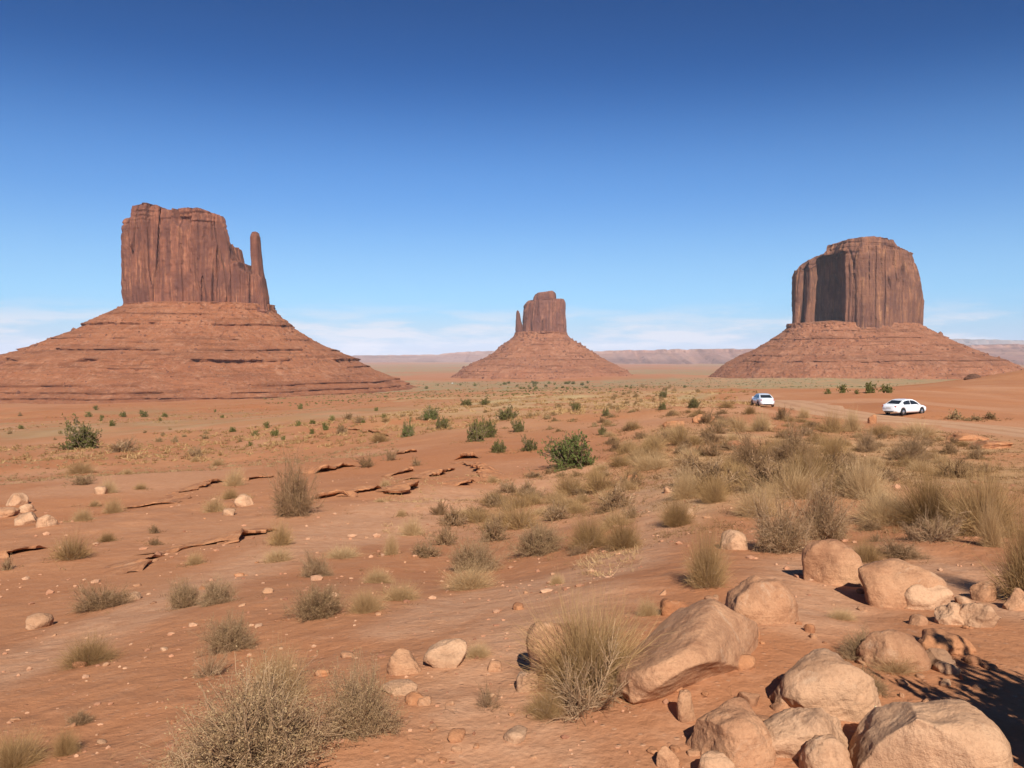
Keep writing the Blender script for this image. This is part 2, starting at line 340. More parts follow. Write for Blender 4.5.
# ------------------------------------------------------------------ dirt road
def make_road():
    P = np.array(ROADPTS); seg = np.hypot(*(P[1:] - P[:-1]).T); s = np.concatenate([[0], np.cumsum(seg)])
    S = np.arange(0, s[-1], .6); px = np.interp(S, s, P[:, 0]); py = np.interp(S, s, P[:, 1])
    k = np.ones(15) / 15; px = np.convolve(np.pad(px, 7, mode='edge'), k, 'valid'); py = np.convolve(np.pad(py, 7, mode='edge'), k, 'valid')
    tx = np.gradient(px); ty = np.gradient(py); L = np.hypot(tx, ty); nx, ny = -ty / L, tx / L
    w = np.linspace(-1, 1, 25); hw = 3.7 + .9 * n2(S / 4, S * 0, 3); 
    X = px[:, None] + nx[:, None] * w * hw[:, None]; Y = py[:, None] + ny[:, None] * w * hw[:, None]
    Z = ground(X.ravel(), Y.ravel()).reshape(X.shape) + .07 - .12 * np.abs(w)[None] ** 6 - .03 * (np.abs(np.abs(w) - .45) < .15)[None]
    rut = np.exp(-((np.abs(w)[None] - .36 + .05 * n2(S / 9, S * 0, 8)[:, None]) / .12) ** 2); me = mesh_np('dirt_road', np.stack([X, Y, Z], -1).reshape(-1, 3), grid_quads(*X.shape), None, True, {'rut': rut.ravel()})
    t = NT('graded_dirt'); v = t.pos(); a = t.noise(v, 1.2, 8, .7); b = t.noise(v, 14, 6, .7)
    c = t.mix(t.ramp(a, [(.35, 0.), (.65, 1.)]), (.43, .225, .118), (.50, .295, .17)); c = t.mix(t.ramp(b, [(.3, .4), (.6, 0.)]), c, (.36, .20, .115)); c = t.mix(t.math('MULTIPLY', t.attr('rut'), t.ramp(a, [(.3, .3), (.6, .75)])), c, (.33, .165, .085))
    m = t.principled(c, .97, t.bump(b, .03, .8), .1)
    tag(link('dirt_road', me, m), kind='structure')
make_road()

# ------------------------------------------------------------------ buttes
def ZofY(py, Y): return at(512, py, Y)[2]
def XofP(px, Y): return (px - 512) / F * Y   # near the horizon the pitch changes this by < 0.1 %
def smooth_closed(P, n, k):
    P = np.array(P, float); d = np.hypot(*(np.roll(P, -1, 0) - P).T); s = np.concatenate([[0], np.cumsum(d)]); Q = np.vstack([P, P[:1]])
    t = np.linspace(0, s[-1], n, endpoint=False); X = np.stack([np.interp(t, s, Q[:, 0]), np.interp(t, s, Q[:, 1])], -1)
    w = np.hanning(2 * k + 3)[1:-1]; w /= w.sum()
    return sum(w[i] * np.roll(X, i - k, 0) for i in range(2 * k + 1)), s[-1]
def cliff(name, root, mat, Y0, plan, left, right, top, zb, seed, amp=1.0, band=.13, step=1.6, zstep=1.8, sm=14, cap=.12, foot=3., shift=None):
    """plan: counter-clockwise (px, metres behind Y0). left/right: silhouette (px, py) from bottom to top. top: (px, py) skyline."""
    bf = -min(b for a, b in plan) * .85; bf = shift if shift is not None else bf
    pl = [(XofP(a, Y0 + b + bf), Y0 + b + bf) for a, b in plan]; Y0 = Y0 + bf
    per = sum(math.dist(pl[i], pl[i - 1]) for i in range(len(pl))); n = int(per / step)
    P, _ = smooth_closed(pl, n, sm); tx = np.roll(P, -1, 0) - np.roll(P, 1, 0); L = np.hypot(tx[:, 0], tx[:, 1]); N = np.stack([tx[:, 1] / L, -tx[:, 0] / L], -1)
    xl0, xr0 = P[:, 0].min(), P[:, 0].max()
    Yf = Y0 + .7 * min(b for a, b in plan); lz = [ZofY(b, Y0) for a, b in left]; lx = [XofP(a, Y0) for a, b in left]; rz = [ZofY(b, Y0) for a, b in right]; rx = [XofP(a, Y0) for a, b in right]
    tX = [XofP(a, Yf) for a, b in top]; tZ = [ZofY(b, Yf) for a, b in top]
    zt = max(tZ); nz = int((zt - zb) / zstep); rows = []
    yc = P[:, 1].mean()
    def remap(X, z):
        f = (X - xl0) / (xr0 - xl0); return X + (1 - f) * (np.interp(z, lz, lx) - lx[0]) + f * (np.interp(z, rz, rx) - rx[0])
    for j in range(nz + 1):
        t = j / nz
        H = np.interp(remap(P[:, 0], zb + t * (zt - zb)), tX, tZ); z = zb + t * (H - zb); X = remap(P[:, 0], z); Yv = P[:, 1]
        d = 6 * n3(X / 46, Yv / 46, z / 300, seed) + 6 * (.6 - 2 * np.abs(n3(X / 27, Yv / 27, z / 260, seed + 1))) + 3.4 * sstep(-.2, .5, n3(X / 40, Yv / 40, z / 90, seed + 13)) * (.6 - 2 * np.abs(n3(X / 8.5, Yv / 8.5, z / 110, seed + 2))) + 1.2 * n3(X / 4, Yv / 4, z / 9, seed + 3)
        cr = np.abs(n3(X / 24, Yv / 24, z / 500, seed + 4)); d -= 11 * (1 - sstep(0, .07, cr)) * sstep(-.5, .1, n3(X / 60, Yv / 60, z / 120, seed + 5))
        sl = n3(X / 13, Yv / 13, z / 420, seed + 6); d += 4.5 * np.where(sl > .28, -1, 0)
        d *= amp
        tt = t
        if band > 0:
            b = 1 - sstep(band * .8, band, tt); lay = n3(X / 90, Yv / 90, z / 3.2, seed + 7); d = d * (1 - .6 * b) + b * (foot + 2.2 * lay)
        c = sstep(1 - cap, 1 - cap * .7, tt); d = d - c * (2.5 + 3 * sstep(.2, 1, (tt - 1 + cap) / cap)) * min(1, amp * 1.3) + c * 2.6 * n3(X / 60, Yv / 60, z / 4.5, seed + 8) * min(1, amp * 1.3)
        rows.append(np.stack([X + N[:, 0] * d, Yv + N[:, 1] * d, z + 1.2 * amp * n2(X / 7, Yv / 7, seed + 11) * (t > .97)], -1))
    base = rows[-1]; cx, cy = base[:, 0].mean(), base[:, 1].mean()
    for s in (.97, .9, .75, .5, .25, .02):
        q = base.copy(); q[:, 0] = cx + (q[:, 0] - cx) * s; q[:, 1] = cy + (q[:, 1] - cy) * s
        H = np.interp(q[:, 0], tX, tZ); q[:, 2] = H + 1.5 * amp * n2(q[:, 0] / 9, q[:, 1] / 9, seed + 12) - .5; rows.append(q)
    V = np.concatenate(rows); me = mesh_np(name, V, grid_quads(len(rows), n, True), None, False)
    return link(name, me, mat, root)
def local(o, root):
    """keep the mesh's world coordinates while its root sits at the base."""
    o.matrix_parent_inverse = root.matrix_world.inverted()
    return o
def talus(root, mat, Y0, cx, ax, ay, yc, left, right, ztop, zbot, ledges, seed, n=1500, zstep=.9, front=1.0, LS=.55):
    xl, xr = XofP(cx - ax, Y0), XofP(cx + ax, Y0); X0 = (xl + xr) / 2; A = (xr - xl) / 2
    lz = np.array([ZofY(b, Y0) for a, b in left])[::-1]; lo = np.array([xl - XofP(a, Y0) for a, b in left])[::-1]
    rz = np.array([ZofY(b, Y0) for a, b in right])[::-1]; ro = np.array([XofP(a, Y0) - xr for a, b in right])[::-1]
    th = np.linspace(0, 2 * math.pi, n, endpoint=False); ct, st = np.cos(th), np.sin(th)
    td = np.linspace(0, 2 * math.pi, 20001); ex = 2.4; sp_ = lambda v: np.sign(v) * np.abs(v) ** (2 / ex)
    qx, qy = (A + 60) * sp_(np.cos(td)), (ay + 60) * sp_(np.sin(td)); sl_ = np.concatenate([[0], np.cumsum(np.hypot(np.diff(qx), np.diff(qy)))]); tt = np.interp(np.linspace(0, sl_[-1], n, endpoint=False), sl_, td)
    ux, uy = sp_(np.cos(tt)), sp_(np.sin(tt)); ct, st = ux / np.hypot(ux, uy), uy / np.hypot(ux, uy)
    wr = sstep(-.75, .75, ct); rows = []; LED = []
    for z0 in np.arange(ztop, zbot, -zstep):
        z = np.full(n, z0)
        xr_, yr_ = X0 + ux * (A + 60), yc + uy * (ay + 60); wz = z0 + 3.0 * n2(xr_ / 110, yr_ / 110 + .3, seed) + 1.2 * n2(xr_ / 30, yr_ / 30 + .6, seed + 1)
        off = (1 - wr) * np.interp(z0, lz, lo) + wr * np.interp(z0, rz, ro)
        off = off * (1 + (front - 1) * np.clip(-st, 0, 1))
        led = np.zeros(n)
        for k, (py, hk, e, cover) in enumerate(ledges):
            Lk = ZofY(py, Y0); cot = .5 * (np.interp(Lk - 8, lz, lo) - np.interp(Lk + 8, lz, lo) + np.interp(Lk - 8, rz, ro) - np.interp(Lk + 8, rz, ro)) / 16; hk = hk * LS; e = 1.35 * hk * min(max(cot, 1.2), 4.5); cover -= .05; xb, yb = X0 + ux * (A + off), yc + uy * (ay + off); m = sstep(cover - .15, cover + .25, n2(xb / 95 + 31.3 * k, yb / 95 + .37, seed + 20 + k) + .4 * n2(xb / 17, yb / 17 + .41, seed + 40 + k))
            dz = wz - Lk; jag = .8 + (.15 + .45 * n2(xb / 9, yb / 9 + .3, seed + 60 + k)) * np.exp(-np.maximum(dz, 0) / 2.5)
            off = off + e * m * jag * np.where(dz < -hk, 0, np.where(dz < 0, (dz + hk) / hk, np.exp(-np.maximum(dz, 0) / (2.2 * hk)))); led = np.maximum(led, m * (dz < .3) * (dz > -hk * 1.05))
        LED.append(led); X = X0 + ux * (A + off); Yv = yc + uy * (ay + off)
        dep = np.clip((ztop - z0) / 60, .15, 1)
        d = 5.5 * dep * n3(X / 55, Yv / 55, z0 / 150, seed + 2) + 2.8 * dep * n3(X / 19, Yv / 19, z0 / 40, seed + 3) + 2.2 * n3(X / 7, Yv / 7, z0 / 7, seed + 4) + .8 * n3(X / 3, Yv / 3, z0 / 3, seed + 5)
        gl = n2(xr_ / 24, yr_ / 24 + .2, seed + 8) + .6 * n2(xr_ / 10, yr_ / 10 + .7, seed + 9); d = d + 3.2 * np.clip((ztop - z0) / 50, 0, 1) * gl; big = n3(X / 11, Yv / 11, z0 / 6, seed + 6); d = d + 2.4 * sstep(.45, .8, big)
        rows.append(np.stack([X + ct * d, Yv + st * d, z], -1))
    c = np.array([[X0, yc, ztop + 14]]); V = np.concatenate(rows + [c])
    fan = np.stack([np.full(n, len(V) - 1), np.arange(n), (np.arange(n) + 1) % n], -1)
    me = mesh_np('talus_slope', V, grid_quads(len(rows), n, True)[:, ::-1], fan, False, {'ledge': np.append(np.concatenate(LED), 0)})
    o = link('talus_slope', me, mat, root)
    rb = np.random.default_rng(seed); nb = 2600; P = V[:-1][(rb.random(nb) ** .8 * (len(V) - 2)).astype(int)]; P = P[(P[:, 1] < yc + 40)]; P = P[n3(P[:, 0] / 40, P[:, 1] / 40, P[:, 2] / 40, seed + 70) > -.15]; nb = len(P)
    sz = np.exp(rb.normal(math.log(1.25), .5, nb)) * Y0 / 1600; bm = bmesh.new(); bmesh.ops.create_icosphere(bm, subdivisions=1, radius=1); V0 = np.array([v.co[:] for v in bm.verts]); F0 = np.array([[v.index for v in f.verts] for f in bm.faces]); bm.free(); m = len(V0)
    BV = V0[None] * sz[:, None, None] * rb.uniform(.6, 1.25, (nb, m, 1)) * rb.uniform(.6, 1.3, (nb, 1, 3)) + P[:, None]
    tag(link('fallen_blocks', mesh_np('fallen_blocks', BV.reshape(-1, 3), None, (F0[None] + (np.arange(nb) * m)[:, None, None]).reshape(-1, 3)), M['block'], root), kind='stuff'); return o
def butte_root(px, Y, label):
    x = XofP(px, Y); o = empty('butte', (0, 0, 0)); o.location = (0, 0, 0); tag(o, label, 'butte', 'sandstone buttes'); return o

Y0 = 1600
w = butte_root(200, Y0, 'largest butte, long flat topped wall of red sandstone with a separate thin spire')
cliff('cliff', w, M['cliff_mitten'], Y0,
      [(125, 10), (132, -45), (150, -62), (172, -52), (176, -66), (200, -74), (222, -66), (232, -50), (235, 5), (228, 60), (180, 75), (135, 60)],
      [(125.5, 320), (125.5, 306), (124.5, 290), (124, 270), (124, 250), (125, 222), (128, 212), (131, 205)],
      [(236, 320), (236, 300), (235, 270), (234, 262), (232, 246), (230, 236), (229, 222), (226, 215)],
      [(110, 216), (126, 214), (129, 207), (134, 205), (144, 203), (150, 203), (158, 204.5), (163, 208), (172, 209), (187, 208), (200, 209), (208, 210), (213, 212), (221, 215), (227, 218), (230, 223), (240, 230)],
      ZofY(316, Y0), 100, zstep=1.4, step=1.4, sm=9, cap=.17, shift=30)
cliff('shoulder', w, M['cliff_mitten'], Y0,
      [(222, 0), (228, -48), (250, -52), (268, -40), (273, 0), (268, 45), (235, 50)],
      [(222, 325), (225, 300), (226, 280), (227, 262)], [(274.5, 325), (273, 312), (271, 298), (268, 283), (265.5, 274), (263, 268)],
      [(215, 240), (229, 244), (232, 258), (235, 262), (238, 261), (241, 262), (242, 268), (246, 271), (251, 274), (256, 275), (264, 272), (266, 276), (272, 280)],
      ZofY(322, Y0), 130, amp=.6, zstep=1.4, step=1.2, sm=9, cap=.05, band=.26, foot=2., shift=30)
cliff('spire', w, M['cliff_mitten'], Y0,
      [(249.6, 0), (252, -20), (262, -22), (267, -14), (268.6, 2), (264, 18), (253, 18)],
      [(250, 300), (251.5, 285), (252.4, 270), (252.4, 250), (252.8, 238), (253.4, 232)], [(268.5, 300), (267, 285), (264.6, 272), (263.6, 262), (262.4, 250), (261.8, 240), (261.2, 232)],
      [(245, 236), (253, 233), (255, 232), (258, 231.7), (261, 232.5), (270, 236)], ZofY(300, Y0), 150, amp=.34, zstep=1.1, step=.7, sm=5, band=0, cap=.06, shift=22)
talus(w, M['talus'], Y0 + 20, 199, 72, 78, Y0 + 30, [(126, 306), (118, 311), (105, 318), (97, 323.5), (94, 327), (72, 338), (52, 348), (46, 351), (22, 357), (0, 368), (-25, 379), (-50, 388), (-90, 396), (-160, 404), (-220, 412)],
      [(272, 311), (280, 318), (292, 329), (305, 338), (320, 346), (336, 353), (352, 361), (372, 371), (387, 377.5), (401, 383.5), (416, 391), (434, 400), (455, 412)],
      ZofY(304, Y0), ZofY(411, Y0), [(316, 3, 3, .05), (325.5, 7, 9, -.1), (340, 3, 4, .2), (350, 5, 8, -.05), (358.5, 9, 13, -.05), (366, 4, 6, .1), (379, 5, 14, -.35), (384, 4, 14, -.3), (388, 4, 14, -.3), (393, 4, 16, -.35), (398, 4, 16, -.3)], 200, 1900, .8, 1.05)
Y0 = 2800
e = butte_root(543, Y0, 'smallest, farthest butte, narrow block with a stubby spire at its edge')
cliff('cliff', e, M['cliff_far'], Y0, [(521, 10), (524, -55), (540, -75), (555, -70), (559, -55), (566, -45), (568, 15), (555, 70), (530, 70)],
      [(520, 340), (521.5, 335), (522, 320), (523, 310), (525, 303), (527, 300)], [(568.5, 340), (567.5, 335), (566.5, 320), (565.5, 310), (565, 299)],
      [(515, 304), (524, 302), (527, 300), (531, 299.5), (540, 299), (556, 298.5), (560, 298.5), (564, 298.6), (566, 301), (572, 305)], ZofY(339, Y0), 300, amp=1.15, sm=8, band=.12, cap=.08, step=2, zstep=2, shift=30)
cliff('caprock', e, M['cliff_far'], Y0, [(532, 0), (535, -40), (548, -48), (556, -30), (557, 15), (545, 40)], [(531.5, 301), (532, 297), (533, 294.5), (536, 293)], [(557, 301), (557, 296), (556, 292), (555, 291)],
      [(530, 296), (533, 294.3), (537, 294), (539, 292.3), (546, 291.5), (552, 290.6), (556, 291.2), (558, 292)], ZofY(300.5, Y0), 310, amp=.5, sm=6, band=0, cap=.1, step=2, zstep=1.5, shift=30)
cliff('spire', e, M['cliff_far'], Y0, [(514.6, 0), (516, -22), (521, -25), (524, 0), (520, 20)], [(514, 342), (514.5, 336), (515, 322), (515.4, 314), (516, 310.4)], [(525, 342), (524.6, 334), (523.6, 325), (522, 320), (521, 314), (520.6, 310.4)],
      [(510, 314), (516, 310.6), (517, 310), (518.5, 310.8), (526, 318)], ZofY(341, Y0), 320, amp=.35, sm=5, band=0, cap=.05, step=1.5, zstep=1.6, shift=20)
talus(e, M['talus2'], Y0 + 20, 541, 26, 80, Y0 + 30, [(515, 334), (513, 338), (506, 343), (499, 347.5), (496, 351), (488, 357), (479, 361), (471, 365), (464, 369), (457, 374), (451, 379), (445, 384)],
      [(567, 334), (570, 338), (576, 342), (583, 346.5), (592, 353), (601, 358), (610, 362.5), (617, 366), (623, 370), (629, 374), (635, 379), (641, 384)],
      ZofY(332.5, Y0), ZofY(384, Y0), [(345, 5, 6, .1), (353, 4, 6, .15), (359, 6, 9, -.1), (365, 5, 8, 0), (371, 4, 10, -.1)], 400, 1400, 1.2, 1.1, .3)
Y0 = 2200
b = butte_root(855, Y0, 'blocky flat topped butte with one deep shadowed recess in its cliff')
cliff('cliff', b, M['cliff_block'], Y0, [(789, 90), (793, 45), (797, 40), (799, 62), (801.5, 62), (803, 20), (807, 14), (809.5, 30), (812, 75), (824, 72), (838, 55), (842.5, 0), (843.5, -75), (858, -104), (885, -102), (908, -75), (919, -20), (921, 60), (905, 130), (860, 160), (810, 150)],
      [(788.5, 335), (789.5, 320), (791, 300), (791.5, 285), (792, 268), (793, 262)], [(919, 335), (919.5, 315), (920, 300), (918.5, 285), (915, 272), (911, 262)],
      [(780, 268), (808, 265.5), (818, 264), (820, 259.5), (824, 256.5), (831, 253), (837, 250), (842, 247), (890, 246.5), (906, 248), (918, 250), (926, 253), (931, 257), (936, 263)], ZofY(334, Y0), 500, amp=.8, sm=6, band=.07, cap=.10, step=1.6, zstep=1.8, shift=45)
cliff('caprock', b, M['cliff_block'], Y0, [(821, 20), (828, 10), (843, -70), (860, -95), (880, -88), (896, -50), (899, 30), (880, 90), (840, 100)],
      [(820, 253), (821, 249), (821, 246), (821.5, 243.5)], [(899, 253), (898.5, 247), (898, 243), (897.5, 239)],
      [(815, 245), (821.5, 244.5), (823, 243.4), (831, 242.8), (833, 241), (843, 240.3), (845, 239), (852, 238.4), (868, 237.5), (885, 238.2), (887, 239), (897, 239.4), (902, 242)], ZofY(252, Y0), 520, amp=.85, sm=4, band=0, cap=.85, step=1.8, zstep=1.1, shift=45)
talus(b, M['talus2'], Y0 + 40, 854, 65, 105, Y0 + 55, [(790, 328), (786, 332), (775, 340.5), (762, 348.5), (750, 354.5), (741, 359), (734, 362.5), (728, 367), (721, 373), (714, 379), (708, 384)],
      [(918, 324), (924, 329), (936, 336.5), (948, 344), (960, 350.5), (974, 356.5), (985, 360.5), (992, 364), (998, 369), (1004, 376), (1010, 382)],
      ZofY(323, Y0), ZofY(381, Y0), [(331, 4, 5, .1), (339, 6, 8, -.05), (346, 3, 5, .2), (355, 5, 7, .05), (360.5, 7, 11, -.15), (366, 4, 9, 0)], 600, 1600, 1.0, 1.1, .34)
print('buttes', time.time() - T0)

# far mesas on the skyline (terrain)
def far_hills(name, Y, pts, depth, seed, mat, zbot):
    xs = np.linspace(pts[0][0], pts[-1][0], 420); X = (xs - 512) / F * Y
    Zt = np.array([at(512, p, Y)[2] for p in np.interp(xs, [a for a, b in pts], [b for a, b in pts])])
    f = np.array([0, .3, .5, .62, .66, .8, 1, 1, .9, .4, 0]); off = np.array([-1.5, -1.0, -.66, -.5, -.46, -.3, -.25, .3, .6, 1, 1.4])
    rows = []
    for a, o in zip(f, off):
        wob = 1 + .5 * n2(X / (Y * .03), X * 0 + seed, seed) + .25 * n2(X / (Y * .008), X * 0, seed + 1)
        z = zbot + (Zt - zbot) * a * (1 + 0 * X + .05 * n2(X / (Y * .006), X * 0 + a * 9, seed + 2) * (a == 1))
        rows.append(np.stack([X, Y + o * depth * (wob if o < 0 else 1) + 0 * X, z], -1))
    me = mesh_np(name, np.concatenate(rows), grid_quads(len(rows), len(xs)), None, False)
    tag(link(name, me, mat), kind='structure')
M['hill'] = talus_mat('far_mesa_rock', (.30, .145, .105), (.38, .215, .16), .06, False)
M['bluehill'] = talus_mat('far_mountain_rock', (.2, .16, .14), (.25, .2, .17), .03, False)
far_hills('hills', 11000, [(560, 356.5), (590, 352), (620, 350.2), (660, 349.8), (700, 349.4), (740, 349), (790, 349.5), (850, 349.5), (920, 348), (960, 346), (1000, 345), (1060, 344.5), (1120, 345), (1200, 350)], 900, 1, M['hill'], -110)
far_hills('hills', 15000, [(300, 358), (330, 356), (400, 355), (440, 354.6), (452, 352.6), (475, 351.5), (500, 351), (540, 351.5), (580, 353), (640, 356)], 900, 4, M['hill'], -120)
far_hills('hills', 24000, [(880, 346), (905, 342), (930, 340.5), (945, 338.5), (965, 340.5), (985, 340), (1010, 341.5), (1040, 340), (1090, 342), (1150, 346)], 2500, 7, M['bluehill'], -140)
far_hills('hills', 14000, [(-160, 360), (-60, 357), (-20, 358.5), (0, 358), (8, 359), (20, 360.5), (40, 361)], 700, 9, M['hill'], -120)

# ------------------------------------------------------------------ plants
rng = np.random.default_rng(7)
def ribbons(b, d, L, w, droop, segs, tint, wig=.0):
    n = len(b); t = np.linspace(0, 1, segs + 1)[None, :, None]
    c = b[:, None] + d[:, None] * L[:, None, None] * t; c[..., 2] -= (droop * L)[:, None] * (t[..., 0] ** 2)
    if wig: c[:, 1:] += rng.normal(0, wig, (n, segs, 3)) * L[:, None, None]
    s = np.cross(d, rng.normal(0, 1, (n, 3))); s /= np.linalg.norm(s, axis=1, keepdims=True) + 1e-9
    ww = w[:, None, None] * (1 - .75 * t); V = np.stack([c - s[:, None] * ww / 2, c + s[:, None] * ww / 2], 2).reshape(-1, 3)
    k = (segs + 1) * 2; base = (np.arange(n) * k)[:, None] + (np.arange(segs) * 2)[None]
    Q = np.stack([base, base + 1, base + 3, base + 2], -1).reshape(-1, 4)
    return V, Q, np.repeat(tint, k)
def tubes(p0, p1, r0, r1, tint, bend=.08):
    n = len(p0); d = p1 - p0; L = np.linalg.norm(d, axis=1, keepdims=True) + 1e-9; d = d / L
    a = np.cross(d, rng.normal(0, 1, (n, 3))); a /= np.linalg.norm(a, axis=1, keepdims=True) + 1e-9; bb = np.cross(d, a)
    mid = (p0 + p1) / 2 + (a * rng.normal(0, bend, (n, 1)) + bb * rng.normal(0, bend, (n, 1))) * L
    V = []
    for P, r in ((p0, r0), (mid, (r0 + r1) / 2), (p1, r1)):
        for k in range(3):
            an = k * 2.0944; V.append(P + (a * math.cos(an) + bb * math.sin(an)) * r[:, None])
    V = np.stack(V, 1).reshape(-1, 3); base = (np.arange(n) * 9)[:, None]; Q = []
    for s in (0, 3):
        for k in range(3): Q.append(base + np.array([s + k, s + (k + 1) % 3, s + 3 + (k + 1) % 3, s + 3 + k])[None])
    return V, np.concatenate(Q), np.repeat(tint, 9), mid
def leaves(c, size, tint, aspect=.5):
    n = len(c); a = rng.normal(0, 1, (n, 3)); a /= np.linalg.norm(a, axis=1, keepdims=True); b = np.cross(a, rng.normal(0, 1, (n, 3))); b /= np.linalg.norm(b, axis=1, keepdims=True)
    s = size[:, None]; V = np.stack([c - a * s, c + b * s * aspect, c + a * s, c - b * s * aspect], 1).reshape(-1, 3)
    return V, np.arange(4 * n).reshape(-1, 4), np.repeat(tint, 4)
def cat(parts):
    V, Q, T, o = [], [], [], 0
    for p in parts: V.append(p[0]); Q.append(p[1] + o); T.append(p[2]); o += len(p[0])
    return np.concatenate(V), np.concatenate(Q), np.concatenate(T)
def hemi(n, lo, hi):
    az = rng.uniform(0, 2 * math.pi, n); el = np.arcsin(rng.uniform(math.sin(math.radians(lo)), math.sin(math.radians(hi)), n)); return np.stack([np.cos(el) * np.cos(az), np.cos(el) * np.sin(az), np.sin(el)], -1)
def unit(v): return v / (np.linalg.norm(v, axis=1, keepdims=True) + 1e-9)
def norm_parts(ps):
    """rescale the parts together so the plant is 1 wide and 1 tall, its base at z = 0."""
    A = np.concatenate([p[0] for p in ps]); r = np.percentile(np.hypot(A[:, 0], A[:, 1]), 97.5) * 2; h = np.percentile(A[:, 2], 99.3)
    return [((p[0] / np.array([r, r, h])), p[1], p[2]) for p in ps]
def lobed(d, s):  # uneven outline: reach by direction
    return .62 + .42 * np.clip(n3(d[:, 0] * 1.9 + s, d[:, 1] * 1.9, d[:, 2] * 1.9, int(s)), -1, 1) + .18 * n3(d[:, 0] * 5 + s, d[:, 1] * 5, d[:, 2] * 5, int(s) + 1)
SEED = [0]
def k_grass(n, wid, dome=True):
    SEED[0] += 3; d = unit(rng.normal(0, 1, (n, 3))); d[:, 2] = np.abs(d[:, 2]) * .95 + .12; d = unit(d)
    b = np.stack([rng.normal(0, .16, n), rng.normal(0, .16, n), np.zeros(n)], -1); L = (.45 + .55 * lobed(d, SEED[0])) * rng.uniform(.5, 1.0, n) ** .7
    return {'blades': (ribbons(b, d, L, np.full(n, wid) * rng.uniform(.6, 1.3, n), rng.uniform(.0, .35, n), 3, rng.uniform(0, 1, n)), 'grass')}
def k_broom(n, wid, twigs=True):
    SEED[0] += 3; d = hemi(n, 14, 90); b = np.stack([rng.normal(0, .17, n), rng.normal(0, .17, n), np.zeros(n)], -1); d = unit(d + b * 1.2)
    L = (.55 + .45 * lobed(d, SEED[0])) * rng.uniform(.45, 1.05, n); lift = rng.uniform(0, .35, n)[:, None] * d * L[:, None]
    out = {'stems': (ribbons(b + lift, d, L * (1 - lift[:, 2] * .5), np.full(n, wid) * rng.uniform(.6, 1.3, n), rng.uniform(-.05, .35, n), 3, np.clip(rng.uniform(0, 1, n) + .35 * n3(d[:, 0] * 2, d[:, 1] * 2, d[:, 2] * 2, SEED[0]), 0, 1), .025), 'broom')}
    m = max(12, n // 18); dd = hemi(m, 0, 70); bb = np.stack([rng.normal(0, .12, m), rng.normal(0, .12, m), np.zeros(m)], -1); e = bb + dd * rng.uniform(.3, .62, m)[:, None]
    v, q, t, mid = tubes(bb, e, np.full(m, wid * .9), np.full(m, wid * .4), rng.uniform(0, 1, m))
    k = rng.integers(0, m, m * 3); f = rng.uniform(.3, 1, (m * 3, 1)); p0 = bb[k] + (e[k] - bb[k]) * f; p1 = p0 + unit(dd[k] + rng.normal(0, .6, (m * 3, 3))) * rng.uniform(.1, .25, (m * 3, 1)); p1[:, 2] = np.maximum(p1[:, 2], .02)
    v2, q2, t2, _ = tubes(p0, p1, np.full(m * 3, wid * .5), np.full(m * 3, wid * .25), rng.uniform(0, 1, m * 3))
    out['twigs'] = (cat([(v, q, t), (v2, q2, t2)]), 'twig'); return out
def k_shrub(n0, n1, n2_, wid, leafn, leafs, leafmat, twigmat='twig', lo=8, hi=85, aspect=.4):
    SEED[0] += 3; d0 = hemi(n0, lo, hi); b0 = np.stack([rng.normal(0, .09, n0), rng.normal(0, .09, n0), np.zeros(n0)], -1)
    e0 = b0 + d0 * (lobed(d0, SEED[0]) * rng.uniform(.55, .95, n0))[:, None]
    v, q, t, _ = tubes(b0, e0, np.full(n0, wid * 2), np.full(n0, wid), rng.uniform(0, 1, n0))
    k = np.repeat(np.arange(n0), n1); f = rng.uniform(.25, 1, (len(k), 1)); p1 = b0[k] + (e0[k] - b0[k]) * f; dd = unit(unit(e0[k] - b0[k]) * 1.1 + rng.normal(0, .55, (len(k), 3)) + [0, 0, .15]); e1 = p1 + dd * rng.uniform(.14, .34, (len(k), 1)); e1[:, 2] = np.maximum(e1[:, 2], .015)
    va, qa, ta, _ = tubes(p1, e1, np.full(len(k), wid), np.full(len(k), wid * .6), rng.uniform(0, 1, len(k)))
    k2 = np.repeat(np.arange(len(k)), n2_); f = rng.uniform(.2, 1, (len(k2), 1)); p2 = p1[k2] + (e1[k2] - p1[k2]) * f; d2 = unit(dd[k2] + rng.normal(0, .7, (len(k2), 3)))
    L2 = rng.uniform(.05, .14, len(k2)); rb = ribbons(p2, d2, L2, np.full(len(k2), wid * .9), np.zeros(len(k2)), 2, rng.uniform(0, 1, len(k2)), .06)
    out = {'twigs': (cat([(v, q, t), (va, qa, ta), rb]), twigmat)}
    if leafn:
        i = rng.integers(0, len(k2), leafn); c = p2[i] + d2[i] * (L2[i] * rng.uniform(.2, 1.1, leafn))[:, None] + rng.normal(0, .012, (leafn, 3)); c[:, 2] = np.maximum(c[:, 2], .01)
        out['foliage'] = (leaves(c, leafs * rng.uniform(.6, 1.4, leafn), np.clip(rng.normal(.5, .25, leafn), 0, 1), aspect), leafmat)
    return out
